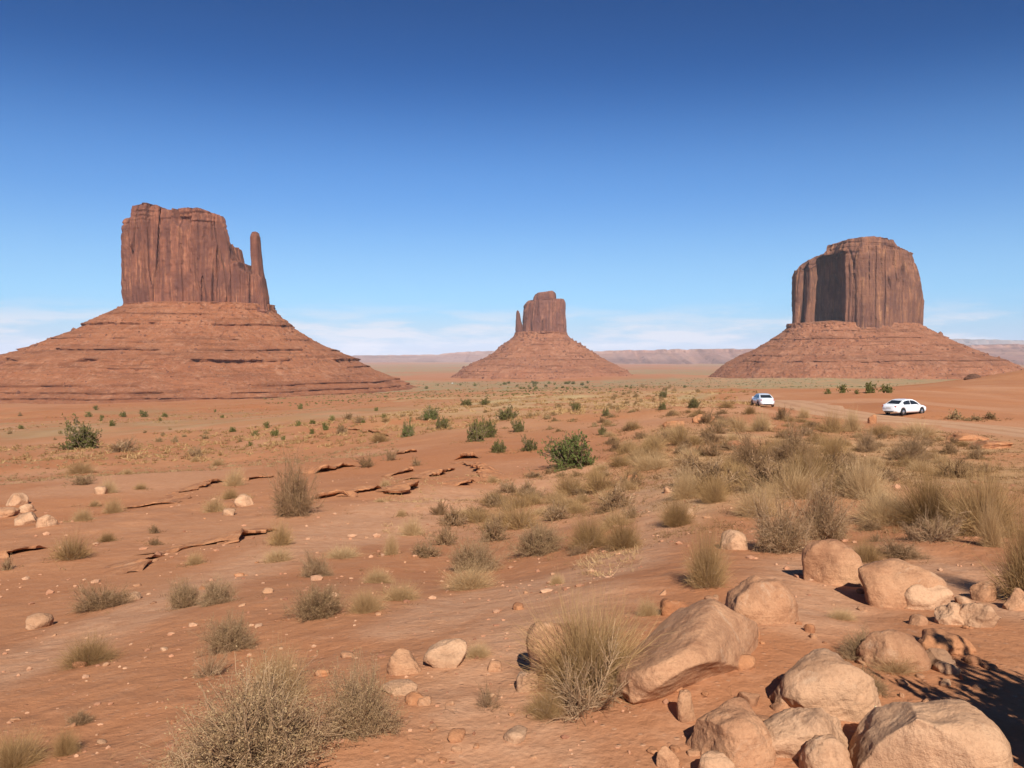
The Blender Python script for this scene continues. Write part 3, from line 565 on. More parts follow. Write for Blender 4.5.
KINDS = {
 'grass': [lambda: k_grass(1700, .0075) for _ in range(4)],
 'broom': [lambda: k_broom(1300, .008) for _ in range(4)],
 'brown': [lambda: k_shrub(38, 8, 4, .009, 2600, .021, 'brownleaf') for _ in range(4)],
 'sage': [lambda: k_shrub(40, 8, 4, .008, 2800, .02, 'sageleaf') for _ in range(4)],
 'green': [lambda: k_shrub(44, 9, 4, .009, 7000, .026, 'greenleaf', 'bark', 5, 80, .45) for _ in range(3)],
 'dark': [lambda: k_shrub(40, 9, 4, .010, 6500, .03, 'darkleaf', 'bark', 5, 85, .5) for _ in range(3)],
 'nsage': [lambda: k_shrub(110, 12, 6, .003, 20000, .0095, 'sageleaf') for _ in range(3)],
 'nbrown': [lambda: k_shrub(90, 11, 6, .0034, 12000, .009, 'brownleaf') for _ in range(3)],
 'nbroom': [lambda: k_broom(3600, .0042) for _ in range(4)],
 'ngrass': [lambda: k_grass(3400, .0042) for _ in range(2)],
 'dead': [lambda: k_shrub(36, 7, 5, .0045, 0, 0, 'twig', 'twig', 0, 60) for _ in range(2)],
 'far': [lambda: k_shrub(8, 4, 1, .02, 420, .08, 'darkleaf', 'bark', 0, 85, .6) for _ in range(3)],
 'fargrass': [lambda: k_grass(130, .05) for _ in range(2)],
 'dot': [lambda: {'foliage': k_shrub(40, 6, 1, .01, 900, .06, 'darkleaf', 'bark', 0, 85, .6)['foliage']} for _ in range(3)],
 'dotpale': [lambda: {'foliage': k_shrub(40, 6, 1, .01, 900, .06, 'sageleaf', 'bark', 0, 85, .6)['foliage']} for _ in range(3)],
}
PROTO = {}; COUNT = {}
def proto(kind, v):
    if (kind, v) not in PROTO:
        p = KINDS[kind][v](); ks = list(p); ps = norm_parts([p[k][0] for k in ks])
        PROTO[(kind, v)] = [(k, mesh_np(k, a[0], a[1], None, False, {'tint': a[2]}), M[p[k][1]]) for k, a in zip(ks, ps)]
    return PROTO[(kind, v)]
SKIRT = []
OBJNAME = {'grass': 'grass_tuft', 'broom': 'broom_shrub', 'brown': 'brown_shrub', 'sage': 'sage_shrub', 'green': 'green_bush', 'dark': 'dark_bush', 'dead': 'dead_shrub', 'far': 'desert_shrub', 'fargrass': 'grass_tuft', 'dot': 'desert_shrub', 'dotpale': 'desert_shrub'}
CATN = {'grass': 'grass tuft', 'broom': 'shrub', 'brown': 'shrub', 'sage': 'shrub', 'green': 'bush', 'dark': 'bush', 'dead': 'dead shrub', 'far': 'shrub', 'fargrass': 'grass tuft', 'dot': 'shrub', 'dotpale': 'shrub'}
def plant_at(kind, p, wm, hm, label, group=None, tilt=0.):
    n = len(KINDS[kind]); v = COUNT.get(kind, 0) % n; COUNT[kind] = COUNT.get(kind, 0) + 1
    base = kind[1:] if kind[0] == 'n' and kind[1:] in OBJNAME else kind; pr = proto(kind, v); rz = rng.uniform(0, 6.28); loc = (p[0], p[1], p[2] - .02 * hm - .01)
    if len(pr) == 1:
        r = link(OBJNAME[base], pr[0][1], pr[0][2]); r.location = loc; r.rotation_euler = (0, 0, rz); r.scale = (wm, wm, hm)
    else:
        r = empty(OBJNAME[base], loc, rz, (wm, wm, hm))
        for k, me, mt in pr: link(k, me, mt, r)
    tag(r, label, CATN[base], group); SKIRT.append((p, wm)) if hm > .18 and math.hypot(p[0], p[1]) < 90 else None; return r
def plant(kind, x0, y0, x1, y1, label, group=None):
    xc = (x0 + x1) / 2; p = hit(xc, y1)
    if p is None: return print('no ground', label)
    for _ in range(2):
        D = p[1]; al = math.atan((p[1] and -p[2]) / math.hypot(p[0], p[1])); wm = (x1 - x0) / F * D * 1.05; sa = math.sin(al)
        row = y1 - .32 * (x1 - x0) * sa
        q = hit(xc, row)
        if q is not None and q[1] < 1.6 * p[1]: p = q
    him = (y1 - y0) / F * p[1]; hm = max(.4 * him, (him - .36 * wm * sa) / math.cos(al))
    return plant_at(kind, p, wm, hm, label, group)
PL = [
 # ---- left field
 ('dark', 65, 418, 98, 450, 'bushy dark green juniper, tallest bush on the flat below the largest butte'),
 ('brown', 105, 437, 138, 453, 'brown low shrub just right of the dark juniper'),
 ('grass', 63, 457, 97, 475, 'tan dome of grass on red ground below the dark juniper'),
 ('sage', 70, 473, 98, 486, 'sparse grey mat plant under the tan grass dome'),
 ('grass', 97, 476, 119, 494, 'pale rounded grass tuft with a tan stone at its foot'),
 ('grass', 102, 494, 124, 514, 'round pale green tuft casting a dark shadow, above the low grass tufts'),
 ('grass', 71, 506, 95, 522, 'flat pale tuft right of the heap of pale boulders'),
 ('grass', 88, 498, 100, 507, 'small faded tuft between two pale round tufts'),
 ('broom', 97, 529, 117, 543, 'small olive tuft right of the big dome shrub'),
 ('broom', 50, 528, 93, 562, 'big olive dome shrub below the heap of pale boulders'),
 ('brown', 148, 524, 161, 534, 'dark little dome, upper of two on open red ground'),
 ('brown', 148, 536, 162, 546, 'dark little dome, lower of two on open red ground'),
 ('brown', 188, 446, 206, 457, 'brown tuft above the dirt slope left of the ledges'),
 ('grass', 190, 455, 201, 462, 'small straw tuft under the brown tuft'),
 ('grass', 210, 457, 225, 466, 'small straw coloured tuft on the upper red slope'),
 ('grass', 121, 467, 134, 475, 'small tan tuft alone left of the upper ledge'),
 ('broom', 133, 481, 147, 490, 'small olive tuft alone above the upper ledge line'),
 ('grass', 222, 465, 246, 487, 'tall tan grass dome standing on the upper ledge'),
 ('broom', 220, 484, 240, 500, 'olive tuft just under the tall tan grass dome'),
 ('grass', 202, 493, 228, 513, 'wide tan tuft left of the pale oblong stone'),
 ('grass', 239, 492, 253, 500, 'small olive grass tuft behind the pale oblong stone'),
 ('nbrown', 270, 454, 318, 518, 'tall airy brown shrub, tallest of the left slope'),
 ('broom', 266, 516, 295, 547, 'olive shrub just below the tall airy brown shrub'),
 ('grass', 260, 545, 296, 564, 'straw coloured dome tuft below the lower ledge'),
 ('grass', 184, 550, 206, 566, 'straw dome tuft left below the lower ledge'),
 ('nbrown', 300, 549, 334, 579, 'brown grey shrub on the sandy wash, below the straw domes'),
 ('grass', 318, 544, 366, 561, 'low wide straw grass patch on the sandy wash'),
 ('brown', 0, 555, 13, 571, 'dark shrub cut by the left border beside the red ledge'),
 ('nbrown', 71, 581, 135, 613, 'dark brown dome shrub with a pale stone at its edge'),
 ('nsage', 170, 578, 202, 610, 'olive grey shrub, left one of a touching pair on the wash'),
 ('nsage', 196, 577, 238, 607, 'olive grey shrub, right one of a touching pair on the wash'),
 ('nbroom', 57, 632, 120, 670, 'olive shrub leaning on a red slope near the left border'),
 ('nsage', 204, 614, 258, 655, 'grey brown shrub with bare twigs at its foot on open red slope'),
 ('dead', 189, 645, 230, 680, 'tangle of bare grey twigs below the grey brown shrub'),
 ('nsage', 288, 583, 346, 621, 'grey olive shrub above the fringe of dry straw'),
 ('ngrass', 359, 566, 396, 586, 'tan dome of grass above the fringe of dry straw'),
 ('ngrass', 345, 585, 388, 616, 'fringe of pale dry straw grass, left half, on a small bank'),
 ('ngrass', 380, 580, 422, 604, 'fringe of pale dry straw grass, right half, on a small bank'),
 ('nsage', 166, 672, 352, 792, 'largest grey green sagebrush in the near foreground, cut by the bottom border'),
 ('ngrass', 240, 640, 315, 712, 'thin pale straw rising behind the largest sagebrush'),
 ('nsage', 322, 664, 402, 744, 'grey twiggy shrub touching the largest sagebrush on its right'),
 ('nbroom', -20, 727, 48, 775, 'olive shrub cut by the lower left corner'),
 ('nbroom', 52, 724, 80, 758, 'narrow olive shrub beside the lower left corner shrub'),
 ('nbrown', 66, 708, 94, 727, 'tiny brown twig plant above the narrow olive shrub'),
 # ---- middle
 ('green', 543, 434, 601, 470, 'bright green bush, widest and brightest in the middle of the flat'),
 ('dark', 468, 420, 486, 442, 'dark bush, taller left one of a joined pair'),
 ('dark', 480, 419, 497, 438, 'dark bush, shorter right one of a joined pair'),
 ('dark', 496, 406, 518, 420, 'dark rounded bush alone behind the joined pair of bushes'),
 ('green', 422, 406, 439, 420, 'small bright green bush on the far slope'),
 ('dark', 435, 417, 450, 429, 'dark bush right of the small bright green bush'),
 ('green', 400, 418, 415, 437, 'upright green bush beside brown scrub on the slope'),
 ('dark', 511, 419, 525, 432, 'dark bush right of the joined pair'),
 ('dark', 521, 436, 538, 451, 'dark round bush left of the bright green bush'),
 ('dark', 491, 440, 507, 453, 'dark round bush below the joined pair'),
 ('dark', 571, 402, 581, 411, 'small dark round bush on the pale grassy rise'),
 ('dark', 598, 425, 607, 435, 'small dark bush above the bright green bush'),
 ('dark', 602, 408, 610, 416, 'tiny dark bush right of the grassy rise'),
 ('broom', 623, 417, 642, 430, 'tan olive shrub at the foot of the far bank'),
 ('broom', 609, 434, 621, 442, 'low tan shrub right of the bright green bush'),
 ('dark', 659, 402, 667, 410, 'tiny dark bush left of the far bank'),
 ('dark', 658, 389, 668, 398, 'tiny dark bush on the valley floor left of the far bank'),
 ('dark', 689, 398, 699, 408, 'small dark bush left of the white car seen from behind'),
 ('dark', 461, 399, 473, 406, 'small dark bush, left one on the grassy crest'),
 ('dark', 480, 397, 490, 405, 'small dark bush, right one on the grassy crest'),
 ('sage', 342, 412, 355, 420, 'grey green bush, left of a spaced pair on the red flat'),
 ('sage', 354, 415, 367, 423, 'grey green bush, right of a spaced pair on the red flat'),
 ('brown', 335, 424, 349, 434, 'brown tuft under the spaced pair of grey green bushes'),
 ('broom', 368, 429, 392, 443, 'tan brush clump on the slope left of the upright green bush'),
 ('broom', 380, 415, 391, 422, 'tiny olive shrub above the tan brush clump'),
 ('brown', 356, 453, 377, 468, 'brown olive shrub on bare red slope above the wash'),
 ('brown', 383, 449, 398, 461, 'brown shrub behind the stepped red ledges'),
 ('brown', 412, 456, 422, 466, 'thin brown shrub between the stepped red ledges'),
 ('grass', 379, 478, 392, 487, 'small straw tuft on the flat red shelf'),
 ('grass', 373, 497, 387, 503, 'small flat tuft at the rim of the flat red shelf'),
 ('grass', 486, 474, 500, 483, 'small tan tuft at the head of the wash'),
 ('brown', 514, 480, 539, 497, 'brown olive shrub at the head of the wash'),
 ('broom', 550, 466, 592, 497, 'dense olive shrub directly below the bright green bush, left of two'),
 ('broom', 580, 464, 618, 494, 'dense olive shrub directly below the bright green bush, right of two'),
 ('broom', 607, 450, 632, 467, 'tan shrub right of the bright green bush, upper of two'),
 ('broom', 622, 464, 646, 482, 'tan shrub right of the bright green bush, lower of two'),
 ('brown', 598, 480, 637, 510, 'brown bushy clump at the right end of the middle scrub belt'),
 ('brown', 621, 503, 643, 519, 'small brown shrub at the rim of the bare sand lane'),
 ('broom', 478, 488, 511, 507, 'olive clump behind the middle scrub belt'),
 ('brown', 428, 499, 448, 516, 'small brown shrub, farthest left in the middle scrub belt'),
 ('brown', 434, 506, 470, 527, 'grey brown shrub in the left of the middle scrub belt'),
 ('grass', 398, 513, 427, 537, 'tan tuft left of the middle scrub belt'),
 ('brown', 431, 520, 460, 547, 'brown shrub in front of the grey brown one'),
 ('sage', 408, 537, 442, 559, 'low grey shrub at the left foot of the scrub belt'),
 ('grass', 382, 530, 401, 556, 'thin upright straw tuft left of the low grey shrub'),
 ('sage', 472, 512, 514, 544, 'grey twiggy clump in the centre of the scrub belt'),
 ('broom', 490, 496, 546, 532, 'wide tan clump in the centre of the scrub belt'),
 ('sage', 538, 501, 574, 522, 'silver grey clump in the scrub belt'),
 ('nsage', 510, 521, 564, 558, 'olive shrub leaning along the front of the scrub belt'),
 ('nsage', 444, 537, 499, 576, 'large olive brown shrub with pale straw at its foot'),
 ('ngrass', 440, 562, 500, 594, 'pale straw fringe at the foot of the large olive brown shrub'),
 ('nbroom', 566, 508, 613, 552, 'tan feathery shrub, left of two beside the bare sand lane'),
 ('nbroom', 600, 512, 646, 552, 'tan feathery shrub, right of two beside the bare sand lane'),
 ('dead', 566, 538, 596, 556, 'pale dead twigs at the foot of the tan feathery shrubs'),
 ('grass', 395, 507, 408, 517, 'tiny tan tuft on the wash floor'),
 # ---- right bank
 ('broom', 664, 421, 698, 446, 'tan brush at the far left end of the right bank'),
 ('brown', 704, 438, 724, 457, 'brown shrub under the red rocky rim of the bank'),
 ('brown', 697, 409, 716, 424, 'brown scrub among rocks on the bank rim'),
 ('broom', 717, 399, 735, 408, 'low tan scrub left of the white car seen from behind'),
 ('broom', 743, 403, 757, 414, 'reddish tan tuft just below the white car seen from behind'),
 ('grass', 725, 411, 752, 432, 'straw brush, left of a pair high on the bank'),
 ('grass', 748, 408, 775, 430, 'straw brush, right of a pair high on the bank'),
 ('broom', 640, 427, 668, 452, 'tan brush clump at the foot of the bank'),
 ('brown', 774, 406, 792, 420, 'brown tuft on the rim below the dirt road'),
 ('grass', 796, 405, 812, 418, 'small straw tuft on the rim below the dirt road'),
 ('nbrown', 731, 432, 780, 474, 'large brown shrub, left of a joined pair on the bank'),
 ('nbrown', 766, 419, 818, 470, 'large brown shrub, right of a joined pair on the bank'),
 ('nbroom', 812, 426, 852, 462, 'tan brush right of the joined brown shrubs'),
 ('broom', 818, 408, 846, 433, 'dark olive shrub on the rim left of the white side-on car'),
 ('grass', 840, 406, 864, 432, 'straw clump on the rim just left of the white side-on car'),
 ('broom', 866, 420, 890, 436, 'tan brush right in front of the white side-on car'),
 ('grass', 893, 420, 944, 437, 'long low straw tuft on the rim below the white side-on car'),
 ('nbrown', 855, 428, 881, 452, 'brown shrub below the white side-on car'),
 ('nbrown', 886, 432, 930, 462, 'reddish brown shrub on the bank right of the tan brush'),
 ('ngrass', 668, 464, 702, 500, 'pale green yellow grass clump on the bank slope'),
 ('nbroom', 657, 492, 697, 528, 'tan clump below the pale green yellow grass'),
 ('nbroom', 697, 472, 730, 504, 'olive tan shrub at the middle of the bank slope'),
 ('ngrass', 730, 480, 785, 519, 'wide tan grass clump on the bank slope'),
 ('nbrown', 748, 490, 812, 556, 'dark twiggy shrub low on the bank, left of a tangled pair'),
 ('nbrown', 792, 472, 852, 544, 'dark twiggy shrub low on the bank, right of a tangled pair'),
 ('nbroom', 780, 440, 835, 490, 'pale tan grass across the middle of the bank'),
 ('ngrass', 850, 482, 918, 528, 'wispy straw grass above the two big round boulders'),
 ('ngrass', 838, 452, 890, 500, 'wispy straw grass behind the dark tangled shrubs'),
 ('nbroom', 896, 458, 968, 530, 'big windswept olive broom, left half of the dense thicket'),
 ('nbroom', 946, 452, 1020, 540, 'big windswept olive broom, right half of the dense thicket'),
 ('ngrass', 978, 494, 1004, 548, 'bright straw stalks in front of the dense olive thicket'),
 ('nbroom', 996, 486, 1062, 606, 'tan shrub cut by the right border over a dark shadow'),
 ('dead', 905, 505, 965, 545, 'bare dead branches under the dense olive thicket'),
 ('nbroom', 684, 518, 730, 590, 'pale upright shrub with a long shadow on bare sand'),
 ('nbroom', 848, 535, 884, 564, 'small olive tuft between the two big round boulders'),
 ('nbrown', 876, 537, 926, 560, 'dark leafless scrub behind the big round boulder'),
 # ---- front right
 ('nbroom', 520, 588, 660, 702, 'large feathery straw topped shrub leaning on the long tilted boulder'),
 ('dead', 530, 640, 640, 722, 'tangle of dead grey twigs at the foot of the feathery shrub'),
 ('nbroom', 522, 686, 568, 722, 'small olive side shoot left of the feathery shrub'),
 ('ngrass', 634, 596, 662, 618, 'small olive tuft behind the long tilted boulder'),
 ('ngrass', 548, 571, 566, 586, 'little dry tuft alone on bare red soil'),
 ('dead', 465, 686, 508, 712, 'small grey dead sprig alone on the sand'),
 ('ngrass', 462, 640, 494, 660, 'orange dry grass sprig beside a pale flat stone'),
 ('nsage', 838, 632, 886, 664, 'dark dry tuft draped over a half buried boulder'),
 ('ngrass', 864, 645, 922, 676, 'tan tuft behind the pale ridged boulder'),
 ('nsage', 842, 668, 890, 698, 'flattened dry tuft above the smooth domed boulder'),
 ('ngrass', 826, 606, 858, 622, 'thin grass in the shadow under a big round boulder'),
]
for r in PL: plant(*r)
rf = np.random.default_rng(11)
def infill(n, quad, kinds, wr, label, group):
    q = np.array(quad, float)
    for i in range(n):
        u, v = rf.random(), rf.random(); c = (q[0] * (1 - u) + q[1] * u) * (1 - v) + (q[3] * (1 - u) + q[2] * u) * v; p = hit(*c)
        if p is None or seg_dist(p[0], p[1], ROADPTS) < 6: continue
        k = kinds[rf.integers(0, len(kinds))]; w_ = rf.uniform(*wr); plant_at(k, p, w_, w_ * rf.uniform(.34, .6), label[CATN[k.removeprefix('n')]], group[CATN[k.removeprefix('n')]]); SK.append((p, w_ * .8))
SK = []
infill(105, [(665, 412), (800, 408), (880, 500), (690, 500)], ['broom', 'brown', 'brown', 'broom', 'brown', 'grass'], (.7, 1.5), {'shrub': 'low tan brush filling the gaps on the bank left of the dark twiggy shrubs', 'grass tuft': 'straw tuft filling a gap in the brush on the bank'}, {'shrub': 'low brush on the right bank', 'grass tuft': 'straw tufts on the right bank'})
infill(56, [(820, 425), (960, 432), (1000, 470), (820, 500)], ['broom', 'grass', 'brown', 'brown'], (.5, 1.1), {'shrub': 'low tan brush on the bank behind the dense olive thicket', 'grass tuft': 'straw tuft on the bank behind the dense olive thicket'}, {'shrub': 'low brush behind the thicket', 'grass tuft': 'straw tufts behind the thicket'})
infill(40, [(540, 470), (650, 470), (630, 545), (420, 540)], ['broom', 'sage', 'brown', 'grass'], (.45, 1.05), {'shrub': 'low twiggy brush between the larger shrubs of the middle scrub belt', 'grass tuft': 'straw tuft between the larger shrubs of the middle scrub belt'}, {'shrub': 'low brush in the middle scrub belt', 'grass tuft': 'straw tufts in the middle scrub belt'})
infill(26, [(600, 420), (690, 425), (660, 475), (600, 460)], ['broom', 'grass', 'brown'], (.8, 1.6), {'shrub': 'low tan brush at the foot of the bank right of the bright green bush', 'grass tuft': 'straw tuft at the foot of the bank right of the bright green bush'}, {'shrub': 'low brush at the foot of the bank', 'grass tuft': 'straw tufts at the foot of the bank'})
infill(18, [(860, 500), (985, 505), (1000, 560), (870, 545)], ['nsage', 'dead', 'nbrown', 'ngrass'], (.3, .6), {'shrub': 'dry scrub among dead sticks under the dense olive thicket', 'dead shrub': 'bare dead sticks in the litter under the dense olive thicket', 'grass tuft': 'dry tuft in the litter under the dense olive thicket'}, {'shrub': 'scrub under the thicket', 'dead shrub': 'dead sticks under the thicket', 'grass tuft': 'tufts under the thicket'})
# a tall shrub that stands beyond the right border and throws its shadow into the picture
print('plants', time.time() - T0)
KINDS['ndark'] = [lambda: k_shrub(70, 10, 5, .009, 30000, .03, 'darkleaf', 'bark', 5, 85, .5)]
plant_at('ndark', (3.12, 3.0, g1(3.12, 3.0)), 1.05, 1.6, 'dense dark bush beyond the right border that throws a deep shadow across the sand')
# distant shrubs one can tell apart as dots on the flats
def dots(lst, kind, label, group, w=8, h=6):
    for (x, y, *s) in lst:
        k = s[0] if s else 1
        p = hit(x, y)
        if p is None: continue
        D = p[1]; plant_at(kind, p, w * k / F * D, h * k / F * D, label, group)
dots([(89, 417), (123, 417), (141, 414, .7), (144, 417), (165, 417, .8), (160, 421, .6), (112, 426), (21, 429, .8), (101, 421, .6), (222, 418, .6), (102, 418, .6), (96, 410, .8), (215, 412, .5)],
     'dot', 'small dark green shrub dotting the scrubby flat straight below the largest butte', 'dark shrubs on the flat below the largest butte')
dots([(159, 442), (163, 436, .7), (175, 442, 1.1), (184, 437, .7), (232, 432, .9), (206, 434, .8), (205, 439, 1), (60, 434, .6), (55, 440, .5), (170, 430, .6), (10, 434, .7), (20, 416, .7), (240, 442, .7), (145, 433, .5)],
     'dotpale', 'small grey green shrub dotting the flat around the dark juniper', 'grey shrubs on the flat around the juniper')
dots([(233, 432, .9), (267, 428, 1.1), (255, 436, 1.), (275, 436, 1.3), (298, 426, 1.), (300, 409, .9), (313, 424, .8), (332, 421, 1.), (326, 430, 1.3), (341, 432, 1.2), (312, 434, .9), (283, 440, .8), (363, 423, .6), (250, 446, .8), (376, 411, .7), (384, 418, .8)],
     'dot', 'small shrub in the loose row crossing the slope left of the upright green bush', 'shrubs in the row across the left slope')
rg = np.random.default_rng(3)
v1 = [(x, y, k) for x, y, k in zip(rg.normal(545, 42, 42), rg.uniform(382.5, 390, 42), rg.uniform(.35, .75, 42))]
dots(v1, 'dot', 'tiny dark shrub in the band of scrub below the smallest butte', 'dark scrub on the valley floor', 7, 4.5)
v2 = [(x, y, k) for x, y, k in zip(rg.uniform(600, 705, 26), rg.uniform(387, 412, 26), rg.uniform(.4, .9, 26))]
dots(v2, 'dotpale', 'tiny olive shrub on the valley floor left of the right bank', 'olive scrub left of the right bank', 8, 6)
v3 = [(x, y, k) for x, y, k in zip(rg.uniform(400, 640, 40), rg.uniform(402, 432, 40), rg.uniform(.4, .9, 40))]
dots(v3, 'dotpale', 'tiny tan shrub among the grass of the pale rise in the middle', 'tan scrub on the pale rise', 9, 5)
dots([(843, 393, 1.5), (870, 393, 1.9), (887, 393, 1.6), (857, 394, .8), (828, 394, 1)], 'dot', 'dark shrub beyond the dirt road between the two white cars', 'shrubs beyond the dirt road')
dots([(955, 419, 2), (976, 420, 1.2), (990, 419, 1.4), (968, 421, .8)], 'dotpale', 'low brown scrub along the far edge of the road right of the side-on car', 'scrub along the road edge', 9, 5)

# ------------------------------------------------------------------ boulders
import bmesh
def ico(sub):
    bm = bmesh.new(); bmesh.ops.create_icosphere(bm, subdivisions=sub, radius=1); V = np.array([v.co[:] for v in bm.verts]); Fc = np.array([[v.index for v in f.verts] for f in bm.faces]); bm.free(); return V, Fc
ICO = {s: ico(s) for s in (2, 3, 5, 6)}
def rock_mesh(name, a, b, c, seed, cuts=5, box=.5, sub=5, tilt=(0, 0, 0), rough=1.0):
    V, Fc = ICO[sub]; rs = np.random.default_rng(seed); v = V.copy()
    p = 2 + 2.2 * box; v = v / (np.sum(np.abs(v) ** p, 1, keepdims=True) ** (1 / p))
    for _ in range(cuts):
        n = unit(rs.normal(0, 1, (1, 3)) * [1, 1, .8])[0]; d = rs.uniform(.6, .95); t = v @ n - d; t = np.where(t > 0, t * .93, 0); v = v - t[:, None] * n
    v = v * (1 + .13 * n3(v[:, 0] * 1.3 + seed, v[:, 1] * 1.3, v[:, 2] * 1.3, seed)[:, None])
    v = v + V * (.05 * rough * n3(v[:, 0] * 3.1, v[:, 1] * 3.1 + seed, v[:, 2] * 3.1, seed + 1) + .02 * rough * (1 - 2 * np.abs(n3(v[:, 0] * 6, v[:, 1] * 6, v[:, 2] * 6 + seed, seed + 2))) + .009 * rough * n3(v[:, 0] * 17, v[:, 1] * 17, v[:, 2] * 17, seed + 3))[:, None]
    v = v * [a, b, c]
    from mathutils import Euler
    Rm = np.array(Euler(tilt).to_matrix()); v = v @ Rm.T
    return mesh_np(name, v, None, Fc, True)
SEEDR = [50]
def rock(x0, y0, x1, y1, label, mat='boulder', name='boulder', tilt=0., yaw=0., box=.5, cuts=5, sub=5, depth=.8, rough=1., bury=.2, group=None, flat=1.0):
    xc = (x0 + x1) / 2; wpx, hpx = x1 - x0, y1 - y0; p = hit(xc, y1 - .22 * hpx)
    if p is None: return
    D = p[1]; al = math.atan(-p[2] / math.hypot(p[0], p[1])); a = wpx / F * D / 2
    ct, st = abs(math.cos(tilt)), abs(math.sin(tilt)); S = hpx / F * D / 2 * 1.12
    if tilt:   # long axis tilted in the view plane: recover the two half-lengths from the box
        k = ct * ct - st * st; A2 = max((a * a * ct * ct - S * S * st * st) / k, a * a) if abs(k) > .2 else a * a * 1.1; C2 = max((S * S * ct * ct - a * a * st * st) / k, (.35 * S) ** 2) if abs(k) > .2 else (.5 * S) ** 2
        a_, s_ = math.sqrt(A2), math.sqrt(C2)
    else: a_, s_ = a, S
    b = min(depth * a_, .8 * s_ / max(math.sin(al), .05)); c = math.sqrt(max(s_ * s_ - (b * math.sin(al)) ** 2, (.3 * s_) ** 2)) / math.cos(al) * flat * 1.12
    SEEDR[0] += 1
    me = rock_mesh(name, a_, b, c, SEEDR[0], cuts, box, sub, (0, -tilt, yaw), rough)
    rr = ray(xc, (y0 + y1) / 2 + .06 * hpx); q = rr * (D / rr[1])
    o = link(name, me, M[mat]); o.location = (q[0], q[1], max(q[2], p[2] - .3 * c) - .18 * c); cat_ = 'boulder' if name == 'boulder' else 'stone'
    tag(o, label, cat_, group); return o
